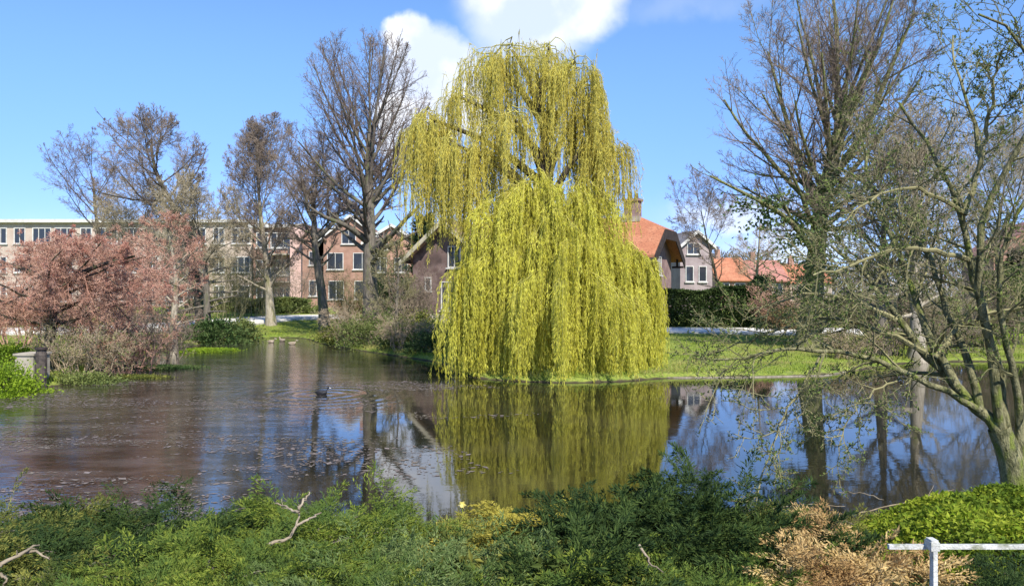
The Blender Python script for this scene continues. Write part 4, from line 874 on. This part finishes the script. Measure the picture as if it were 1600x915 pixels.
# ------------------------------------------------------------------ near tree on the right
def near_tree():
    rng = np.random.default_rng(161); Y0 = 7.3; b = np.array([X_at(1588, Y0), Y0, float(gz(X_at(1588, Y0), Y0))])
    t = thing('mossy_tree', b, 'near multi stemmed mossy tree at right arching over the pond', 'tree')
    W_ = lambda pl, ye: [at(px, py, Y0 + ye * (i / max(len(pl) - 1, 1)) ** 1.2) for i, (px, py) in enumerate(pl)]
    tr = line_chain([b - [0, 0, .15]] + W_([(1588, 750), (1576, 700), (1560, 668)], 0), .145, .095, 8); tr['R'][0, 0] = .2
    mk('trunk', [tubes(tr['P'], tr['R'], 12)], M['bark_moss'], t, smooth=True)
    stems = [([(1562, 675), (1525, 638), (1490, 600), (1440, 545), (1400, 500), (1375, 455), (1340, 415), (1300, 385)], .5, .075, .015),
             ([(1530, 640), (1480, 612), (1430, 588), (1370, 560), (1290, 545), (1220, 545), (1150, 562), (1095, 560)], -.4, .042, .008),
             ([(1495, 604), (1455, 540), (1432, 470), (1400, 400), (1372, 330), (1352, 250), (1345, 190)], 1.2, .05, .01),
             ([(1578, 705), (1562, 620), (1552, 540), (1536, 470), (1512, 400), (1505, 330), (1480, 280), (1450, 220), (1405, 160)], .2, .07, .012),
             ([(1565, 680), (1557, 600), (1548, 520), (1526, 440), (1518, 380), (1545, 310), (1575, 255), (1612, 205), (1640, 120), (1600, 40), (1530, 22)], -.8, .06, .01),
             ([(1590, 740), (1594, 650), (1590, 590), (1576, 545), (1560, 500), (1552, 440), (1570, 370), (1610, 300)], -.5, .055, .012),
             ([(1530, 640), (1512, 560), (1482, 500), (1468, 440), (1440, 380), (1402, 330), (1362, 290), (1310, 262)], 1.0, .05, .01),
             ([(1512, 405), (1470, 392), (1420, 385), (1370, 395), (1320, 420), (1270, 430)], -1.0, .03, .008),
             ([(1506, 335), (1532, 260), (1522, 180), (1492, 110), (1490, 55)], .6, .035, .008), ([(1530, 265), (1548, 180), (1556, 110), (1566, 80)], -.5, .03, .007),
             ([(1445, 550), (1385, 522), (1310, 495), (1250, 500), (1180, 528), (1110, 552)], .6, .034, .007),
             ([(1292, 546), (1262, 585), (1235, 630), (1205, 690), (1186, 765)], -.5, .016, .006),
             ([(1400, 500), (1340, 470), (1280, 455), (1215, 470), (1160, 500)], .2, .03, .007), ([(1505, 332), (1460, 300), (1410, 290), (1360, 310), (1310, 350)], -.6, .026, .007),
             ([(1460, 560), (1500, 500), (1540, 470), (1600, 440)], .6, .03, .01), ([(1430, 588), (1380, 600), (1330, 640), (1310, 700)], -.3, .014, .005)]
    allc = []
    for pl, ye, ra, rb in stems:
        c = line_chain(W_(pl, ye), ra * .82, rb * .9, 16, .9); c['P'][0, 1:-1] += rng.normal(0, .012, (14, 3)); allc.append(c)
        if ra >= .04: mk('limb', [tubes(c['P'], c['R'], 8)], M['bark_moss'], t, smooth=True)
    thin = [c for c, s in zip(allc, stems) if s[2] < .04]; th = merge(*thin)
    cur = merge(*allc); cur['L'] = np.minimum(cur['L'], 2.4); geo = [tubes(th['P'], th['R'], 6)]
    tips = []
    for (m, ra, rm, ang) in ((12, .36, .0055, (60, 38)), (6, .52, .0038, (58, 36)), (5, .55, .003, (55, 35))):
        cur = grow(cur, m, rng, t=(.22, 1.), ang=ang, ratio=ra, shrink=.35, k=6, rr=.5, wob=.17, trop=.05, rmin=rm); geo.append(tubes(cur['P'], cur['R'], 4)); tips.append(cur)
    mk('crown', geo, M['twig_olive'], t)
    tp = np.concatenate([tips[1]['P'][:, 2:].reshape(-1, 3), tips[2]['P'][:, 1:].reshape(-1, 3)]); n = 22000; sel = tp[rng.integers(0, len(tp), n)]
    mk('leaf_buds', [leaves(sel, rng.normal(0, .6, (n, 3)) + [0, 0, .6], .028 * rng.uniform(.5, 1.4, n), .013 * rng.uniform(.6, 1.4, n), rng)], M['buds_green'], t)
near_tree()

# ------------------------------------------------------------------ near bank: junipers and ground cover
def spray_proto(rng, nside=11, sub=6, leaf=.085, w=.02, curl=.25, narrow=1.0):
    """one unit-long feathery spray along +X, as leaf faces (base, axis, length, width)."""
    C, A = [], []
    for i in range(nside):
        f = .08 + .9 * i / (nside - 1); base = np.array([f, 0, curl * (f - f * f) * 1.2])
        for s in (-1, 1):
            ln = (.40 * (1 - f) ** .8 + .10) * rng.uniform(.75, 1.15) * narrow; a = np.radians(rng.uniform(32, 52)); d = np.array([np.cos(a), s * np.sin(a), rng.normal(.05, .18)]); d /= np.linalg.norm(d)
            for j in range(sub):
                g = (j + .5) / sub; p = base + d * ln * g + [0, 0, -.10 * ln * g * g]
                b = np.radians(rng.uniform(15, 45)) * rng.choice([-1, 1]); dd = np.array([d[0] * np.cos(b) - d[1] * np.sin(b), d[0] * np.sin(b) + d[1] * np.cos(b), d[2] + rng.normal(0, .25)])
                C.append(p); A.append(dd)
    C.append(np.array([.98, 0, .02])); A.append(np.array([1, 0, -.05])); n = len(C)
    V, F = leaves(np.array(C), np.array(A), leaf * rng.uniform(.7, 1.35, n), w * rng.uniform(.8, 1.3, n), rng, up=.8)
    return V
PR = {}
def protos(kind):
    if kind not in PR:
        r = np.random.default_rng(len(PR) + 170)
        a = dict(feather=dict(leaf=.10, w=.026), fine=dict(nside=12, sub=6, leaf=.09, w=.022, narrow=.8), plume=dict(nside=12, sub=6, leaf=.12, w=.026, curl=.5, narrow=.6), coarse=dict(nside=9, sub=5, leaf=.12, w=.035), broad=dict(nside=6, sub=3, leaf=.26, w=.10))[kind]
        PR[kind] = [spray_proto(r, **a) for _ in range(6)]
    return PR[kind]
def place(protos_, pos, dirs, scale, roll, rng):
    n = len(pos); X = nrm(dirs); up = np.tile(np.array([0, 0, 1.]), (n, 1)) + rng.normal(0, roll, (n, 3)); Yv = nrm(np.cross(up, X)); Zv = np.cross(X, Yv)
    which = rng.integers(0, len(protos_), n); out_ = []
    for k in range(len(protos_)):
        s = which == k
        if not s.any(): continue
        v = protos_[k]; m = len(v)
        G = pos[s][:, None] + scale[s][:, None, None] * (v[None, :, :1] * X[s][:, None] + v[None, :, 1:2] * Yv[s][:, None] + v[None, :, 2:] * Zv[s][:, None])
        out_.append((G.reshape(-1, 3), np.arange(G.shape[0] * m).reshape(-1, 4)))
    return out_
def spread_shrub(name, mounds, n, size, mat, label, kind='feather', seed=0, cat='shrub', stem='bark_grey', rise=.22, group=None, roll=.5, stems=12, tips=()):
    """low shrub: sprays lying outward over one or more mounds (px, Y, py of the top, radius x, radius y)."""
    rng = np.random.default_rng(seed); m0 = mounds[0]; x0 = X_at(m0[0], m0[1]); b = np.array([x0, m0[1], float(gz(x0, m0[1]))]); t = thing(name, b, label, cat, group)
    pos, dr, sc, sts = [], [], [], []
    area = np.array([m[3] * m[4] for m in mounds]); cnt = (.62 * n * area / area.sum()).astype(int); size *= 1.12
    for (px, Y, py, rx, ry), c in zip(mounds, cnt):
        x = X_at(px, Y); g0 = float(gz(x, Y)); H = max(Z_at(py, Y) - g0 - .23, .11)
        nb = max(int(9 + 16 * rx * ry), 8); ba = np.arange(nb) / nb * 2 * np.pi + rng.normal(0, .3, nb); bh = rng.uniform(.2, 1.15, nb); bl = rng.uniform(.6, 1.15, nb); bo = rng.normal(0, .22, (nb, 2)) * [rx, ry]
        bi = rng.integers(0, nb, c); r = np.sqrt(rng.uniform(.02, 1, c)); a = ba[bi] + rng.normal(0, .10, c) / (r + .25)
        q = np.stack([x + bo[bi, 0] + np.cos(a) * r * rx * bl[bi], Y + bo[bi, 1] + np.sin(a) * r * ry * bl[bi]], 1)
        gg = gz(q[:, 0], q[:, 1]); prof = np.maximum(1 - r ** 2.2, 0) ** .6; lump = (1 + .25 * vnoise(q[:, 0], q[:, 1], seed, 3.6)) * bh[bi]
        z = np.maximum(gg, 0) + .03 + np.maximum(g0 + H - np.maximum(gg, 0) - .02, .1) * prof * lump * rng.uniform(.8, 1.05, c)
        d = np.stack([np.cos(a) * (r + .25), np.sin(a) * (r + .25), rise * rng.uniform(-.6, 1.3, c)], 1) + rng.normal(0, .26, (c, 3)) * [1, 1, .6]
        pos.append(np.column_stack([q, z])); dr.append(d); sc.append(size * rng.uniform(.6, 1.3, c) * (1 - .25 * r))
        ns = stems; aa = rng.uniform(0, 6.28, ns); rr = rng.uniform(.5, .95, ns); f = np.linspace(0, 1, 6)
        sx = x + np.cos(aa)[:, None] * rr[:, None] * rx * f; sy = Y + np.sin(aa)[:, None] * rr[:, None] * ry * f; sz = g0 + .02 + H * .55 * np.sin(f * 2.2)[None] * rng.uniform(.6, 1.1, (ns, 1)); sz = np.maximum(sz, gz(sx, sy) + .03)
        P = np.stack([sx, sy, sz], -1); P[:, 1:] += rng.normal(0, .02, (ns, 5, 3)); sts.append(tubes(P, np.broadcast_to(np.linspace(.014, .005, 6), (ns, 6)), 5))
    for (px, Y, py, ln, dx, dz) in tips:          # plumes that stand above the rest
        p = at(px, py, Y) - np.array([dx, 0, dz]) * ln; pos.append(p[None]); dr.append(np.array([[dx, rng.normal(0, .2), dz]])); sc.append(np.array([ln]))
    pos, dr, sc = np.concatenate(pos), np.concatenate(dr), np.concatenate(sc)
    mk('stems', sts, M[stem], t)
    mk('foliage', place(protos(kind), pos, dr, sc, roll, rng), M[mat], t)
    return t
SS = spread_shrub
SS('juniper_shrub', [(10, 6.6, 770, .75, .7), (-60, 5.6, 770, .8, .8)], 420, .34, 'jun_olive', 'olive juniper at the left edge with pale yellowish tips', 'feather', 201, tips=[(30, 6.8, 752, .3, .3, .6)])
SS('juniper_shrub', [(185, 6.2, 790, 1.0, .8), (270, 6.6, 778, .7, .6), (110, 5.4, 815, .7, .6)], 820, .36, 'jun_dark', 'dark spreading juniper left of the dead branch', 'feather', 202, tips=[(250, 7.0, 762, .32, .4, .3), (285, 7.1, 758, .34, .7, .35), (170, 6.9, 772, .3, -.5, .4)])
SS('juniper_shrub', [(330, 4.9, 832, .95, .75), (230, 4.5, 862, .6, .5)], 700, .32, 'jun_green', 'fresh green juniper in front of the dark spreading one', 'fine', 203)
SS('juniper_shrub', [(480, 5.9, 778, .95, .8), (400, 6.5, 778, .55, .6), (545, 6.2, 786, .55, .6)], 780, .33, 'jun_green', 'bright green juniper mound around the forked dead branch', 'feather', 204)
SS('juniper_shrub', [(600, 4.9, 845, .85, .7), (520, 4.4, 868, .6, .5)], 620, .30, 'jun_blue', 'grey green feathery juniper at bottom centre left', 'fine', 205)
SS('juniper_shrub', [(705, 5.5, 822, .62, .7), (755, 4.7, 862, .5, .5)], 520, .30, 'jun_blue', 'soft grey green juniper beneath the pale yellow flower', 'feather', 206)
SS('golden_shrub', [(800, 6.4, 752, .46, .5), (760, 6.0, 776, .33, .4), (845, 6.0, 768, .3, .4)], 1000, .22, 'gold', 'golden yellow low shrub at the water under the willow reflection', 'coarse', 207)
SS('broadleaf_shrub', [(810, 5.2, 846, .5, .5), (845, 4.6, 868, .5, .5)], 240, .30, 'jun_olive', 'olive broad leaved shrub in front of the golden shrub', 'broad', 208)
SS('cypress_shrub', [(945, 6.3, 756, .42, .6), (975, 5.7, 780, .55, .6), (915, 4.8, 836, .45, .55)], 760, .34, 'jun_dark', 'darkest shaggy conifer shrub right of the golden shrub', 'plume', 209, rise=.6)
SS('cypress_shrub', [(1100, 6.2, 742, .6, .6), (1040, 6.6, 780, .55, .6), (1150, 5.6, 790, .6, .7)], 860, .36, 'jun_dark', 'tall dark conifer shrub with a plume rising before blue water', 'plume', 210, rise=.6,
   tips=[(1100, 6.6, 742, .36, -.2, .9), (1078, 6.6, 752, .3, -.7, .6), (1122, 6.5, 750, .3, .5, .8), (1042, 6.8, 768, .3, -.8, .5), (1140, 6.4, 760, .28, .8, .4), (1110, 6.7, 744, .34, .2, .9)])
SS('juniper_shrub', [(1080, 4.9, 838, .8, .6), (1000, 4.5, 862, .6, .5)], 620, .29, 'jun_green', 'mid green juniper in front of the tall dark conifer shrub', 'feather', 211)
SS('juniper_shrub', [(1225, 6.2, 798, .6, .7), (1290, 6.9, 792, .55, .6), (1190, 5.2, 836, .5, .5)], 800, .28, 'jun_olive', 'olive juniper beside the tan dead shrub', 'feather', 212)
SS('dead_shrub', [(1330, 4.9, 800, .46, .5), (1295, 5.3, 800, .32, .45), (1385, 4.5, 826, .3, .35), (1270, 4.5, 846, .28, .35)], 1150, .24, 'dead', 'tan dried out juniper next to the white rail', 'coarse', 213, stem='twig_tan')
SS('juniper_shrub', [(1520, 4.25, 866, .42, .3), (1600, 4.3, 864, .4, .35)], 380, .24, 'jun_dark', 'dark green juniper below and behind the white rail', 'fine', 214)
SS('juniper_shrub', [(90, 4.5, 872, .55, .45), (-20, 4.3, 880, .5, .4)], 340, .28, 'jun_olive', 'olive juniper in the bottom left corner by dead twigs', 'fine', 215)
SS('juniper_shrub', [(1180, 4.35, 880, .45, .35), (900, 4.25, 885, .45, .35)], 380, .25, 'jun_green', 'low green juniper sprays along the bottom edge beside the tan shrub', 'fine', 216)
SS('juniper_shrub', [(420, 4.35, 878, .6, .4), (690, 4.3, 888, .5, .35)], 420, .26, 'jun_green', 'green juniper sprays along the bottom edge left of centre', 'fine', 217)

# creeping cover on the mound under the near tree
rng = np.random.default_rng(230); n = 42000; px = rng.uniform(1300, 1760, n); Yc = rng.uniform(4.55, 7.9, n); x = (px - 800) / F_PX * Yc
prof = sstep(px, 1290, 1500) ** .7 * sstep(Yc, 4.5, 4.9) * (1 - sstep(Yc, 7.2, 8.0)); k_ = rng.uniform(0, 1, n) < .15 + prof; x, Yc, prof = x[k_], Yc[k_], prof[k_]; n = len(x)
g0 = gz(x, Yc); topz = np.interp(Yc, [4.5, 5.2, 6.2, 7.0, 7.9], [1.10, 1.13, 1.03, .93, .5]) - .04 + .07 * vnoise(x, Yc, 6, 4.) + .035 * vnoise(x, Yc, 8, 12.)
z = g0 + np.maximum(topz - g0, .03) * prof - rng.exponential(.045, n); C = np.stack([x, Yc, z], 1)
A = rng.normal(size=(n, 3)) * [1, 1, .5] + [0, -.5, .25]; xc = X_at(1500, 6)
t = thing('creeping_ground_cover', (xc, 6, float(gz(xc, 6))), 'mound of bright yellow green small leaved ground cover beneath the near tree', 'ground cover')
t['kind'] = 'stuff'
mk('foliage', [leaves(C, A, .042 * rng.uniform(.35, 1.5, n), .026 * rng.uniform(.5, 1.3, n), rng, up=.7)], M['cover'], t)
sy = rng.uniform(5, 6.8, 60); sx = (rng.uniform(1500, 1740, 60) - 800) / F_PX * sy; P = np.stack([np.stack([sx + f * .3 * np.cos(np.arange(60)), sy + f * .3 * np.sin(np.arange(60)), gz(sx, sy) + (np.interp(sy, [4.5, 5.2, 6.2, 7.0], [1.10, 1.13, 1.03, .93]) - gz(sx, sy)) * (.1 + .6 * f)], 1) for f in np.linspace(0, 1, 4)], 1)
mk('stems', [tubes(P, np.full((60, 4), .005), 4)], M['twig_brown'], t)

# white low rail fence
Yf = 3.85; zf = Z_at(852, Yf); xa, xb = X_at(1392, Yf), X_at(1760, Yf)
t = thing('rail_fence', (X_at(1456, Yf), Yf, float(gz(X_at(1456, Yf), Yf))), 'low white painted rail fence in the lower right corner', 'fence')
mk('rail', [box(((xa + xb) / 2, Yf + .03, zf - .012), (xb - xa, .022, .021))], M['white'], t)
for pxp in (1456, 1740):
    xp = X_at(pxp, Yf); g0 = float(gz(xp, Yf))
    p = mk('post', [box((xp, Yf - .012, (g0 - .15 + zf) / 2), (.021, .036, zf - g0 + .15))], M['white'], t)
    mk('post_cap', [box((xp, Yf + .002, zf + .004), (.042, .066, .042)), box((xp, Yf + .002, zf + .030), (.033, .054, .010))], M['white'], p)

# dead branches, flower, litter
def dead_branch(lines, label, seed, r=.014, name='dead_branch', twigs=2):
    rng = np.random.default_rng(seed); ch = merge(*[line_chain([at(px, py, Y) for px, py, Y in l], r * (1 if i == 0 else .75), r * .35, 10) for i, l in enumerate(lines)])
    ch['P'][:, 1:-1] += rng.normal(0, .006, ch['P'][:, 1:-1].shape); tw = grow(ch, twigs, rng, t=(.3, .95), ang=(38, 25), ratio=.22, k=4, rr=.5, rmin=.003, wob=.2)
    o = mk(name, [tubes(ch['P'], ch['R'], 7), tubes(tw['P'], tw['R'], 4)], M['deadwood'], base=at(*lines[0][0]), smooth=True); return tag(o, label, 'branch')
dead_branch([[(418, 851, 5.1), (445, 845, 5.15), (462, 828, 5.25), (468, 808, 5.4), (466, 790, 5.5)], [(464, 820, 5.3), (478, 812, 5.3), (495, 803, 5.4), (502, 800, 5.45)], [(468, 800, 5.4), (450, 792, 5.5), (430, 786, 5.6)], [(467, 795, 5.45), (476, 780, 5.5), (484, 768, 5.6)]],
            'pale forked dead branch sticking out of the green juniper mound', 241, .013)
dead_branch([[(0, 884, 4.2), (18, 872, 4.25), (40, 860, 4.3), (62, 850, 4.4)], [(30, 866, 4.3), (52, 858, 4.35), (78, 872, 4.3)], [(0, 896, 4.15), (12, 905, 4.1), (6, 915, 4.1)]], 'pale dead sticks in the bottom left corner', 242, .012)
dead_branch([[(998, 850, 4.7), (1010, 868, 4.6), (1024, 884, 4.5), (1036, 893, 4.45)]], 'straight pale stick between the dark conifer shrubs', 243, .009, twigs=1)
dead_branch([[(1340, 800, 7.2), (1400, 788, 7.3), (1440, 778, 7.4), (1490, 764, 7.5)], [(1380, 780, 7.25), (1350, 770, 7.4), (1310, 768, 7.5)], [(1200, 795, 7.8), (1260, 785, 7.8), (1320, 790, 7.7)]], 'bare grey branches lying at the water edge behind the ground cover', 244, .007, twigs=1)
Yd = 6.9; p = at(722, 788, Yd); g0 = float(gz(p[0], Yd))
t = thing('daffodil', (p[0], Yd, g0), 'single pale yellow flower above the juniper at the water edge', 'flower')
mk('stem', [tubes(np.array([[[p[0], Yd, g0], [p[0] + .01, Yd, (g0 + p[2]) / 2], [p[0], Yd - .01, p[2]]]]), np.array([[.005, .004, .004]]), 6)], M['bush_bright'], t)
rng = np.random.default_rng(5); a = np.arange(6) / 6 * 6.28; A = np.stack([np.cos(a), -.25 + 0 * a, np.sin(a)], 1)
mk('petals', [leaves(np.repeat(p[None], 6, 0), A, .042, .03, rng)] + tube_list([p, p + [0, -.03, 0]], [.012, .017], 8), M['petal'], t)

rng = np.random.default_rng(250); n = 70000; x = rng.uniform(-16, 1, n) - rng.exponential(.8, n); y = rng.uniform(8.6, 24, n); k_ = (sdist(x, y) < -.15) & (vnoise(x * .8, y * 1.7, 21, .9) + .5 * vnoise(x, y * 2, 22, 2.4) + (-.45 - x * .085) > rng.uniform(-.1, .9, n)); x, y = x[k_], y[k_]; n = len(x)
a = rng.uniform(0, 6.28, n); C = np.stack([x, y, np.full(n, .004) + rng.uniform(0, .002, n)], 1); ax = np.stack([np.cos(a), np.sin(a), 0 * a], 1); bx = np.stack([-np.sin(a), np.cos(a), 0 * a], 1); l = (.03 + rng.exponential(.03, n))[:, None]; w = l * rng.uniform(.3, .6, n)[:, None]
Vl = np.stack([C - ax * l * .5, C + bx * w * .5, C + ax * l * .5, C - bx * w * .5], 1).reshape(-1, 3)
tag(mk('leaf_litter', [(Vl, np.arange(4 * n).reshape(n, 4))], M['litter']), 'brown leaf litter floating on the left half of the pond', 'leaf litter', kind='stuff')

# ------------------------------------------------------------------ water birds
def bird(pos, yaw, s, body, label, cat, name, group=None):
    pos = np.array(pos, float); t = thing(name, pos, label, cat, group); c, sn = math.cos(yaw), math.sin(yaw)
    def T(P): P = np.array(P) * s; return np.stack([pos[0] + P[:, 0] * c - P[:, 1] * sn, pos[1] + P[:, 0] * sn + P[:, 1] * c, pos[2] + P[:, 2]], 1)
    def loft(st, k=12):
        a = np.arange(k) / k * 2 * np.pi; V = []
        for (x, z, ry, rz) in st: V += [(x, ry * np.cos(q), z + rz * np.sin(q)) for q in a]
        idx = np.arange(len(st) * k).reshape(-1, k); nx = np.roll(idx, -1, 1); return T(V), np.stack([idx[:-1], nx[:-1], nx[1:], idx[1:]], -1).reshape(-1, 4)
    g = [loft([(-.19, .09, .002, .002), (-.16, .075, .04, .025), (-.08, .05, .085, .07), (.02, .05, .095, .08), (.10, .06, .075, .065), (.13, .09, .045, .05), (.135, .14, .03, .035), (.145, .17, .034, .034), (.16, .185, .036, .034), (.185, .185, .026, .026), (.2, .18, .004, .004)])]
    mk('body', g, body, t, smooth=True)
    mk('bill', [loft([(.195, .182, .012, .013), (.225, .174, .009, .008), (.24, .17, .002, .002)], 8)], M['bill'], t, smooth=True)
    for sd in (-1, 1): mk('wing', [(lambda r: (r[0] + np.array([-sn, c, 0]) * sd * .045 * s, r[1]))(loft([(-.15, .095, .004, .004), (-.08, .085, .045, .04), (.02, .08, .05, .045), (.07, .075, .02, .02), (.09, .075, .003, .003)]))], body, t, smooth=True)
    return t
bird((COOT[0], COOT[1], -.01), .15, 1.0, M['black'], 'black water bird swimming in ripples in mid pond', 'coot', 'coot')
for px, py, yw in ((424, 535, 0), (441, 533, 2.6), (457, 538, .4)):
    Yd = CAM_Z * F_PX / (py - HOR); bird((X_at(px, Yd), Yd, -.01), yw, 1.25, M['brownf'], 'small pale brown duck floating near the far grass bank', 'duck', 'duck', 'ducks near the far bank')
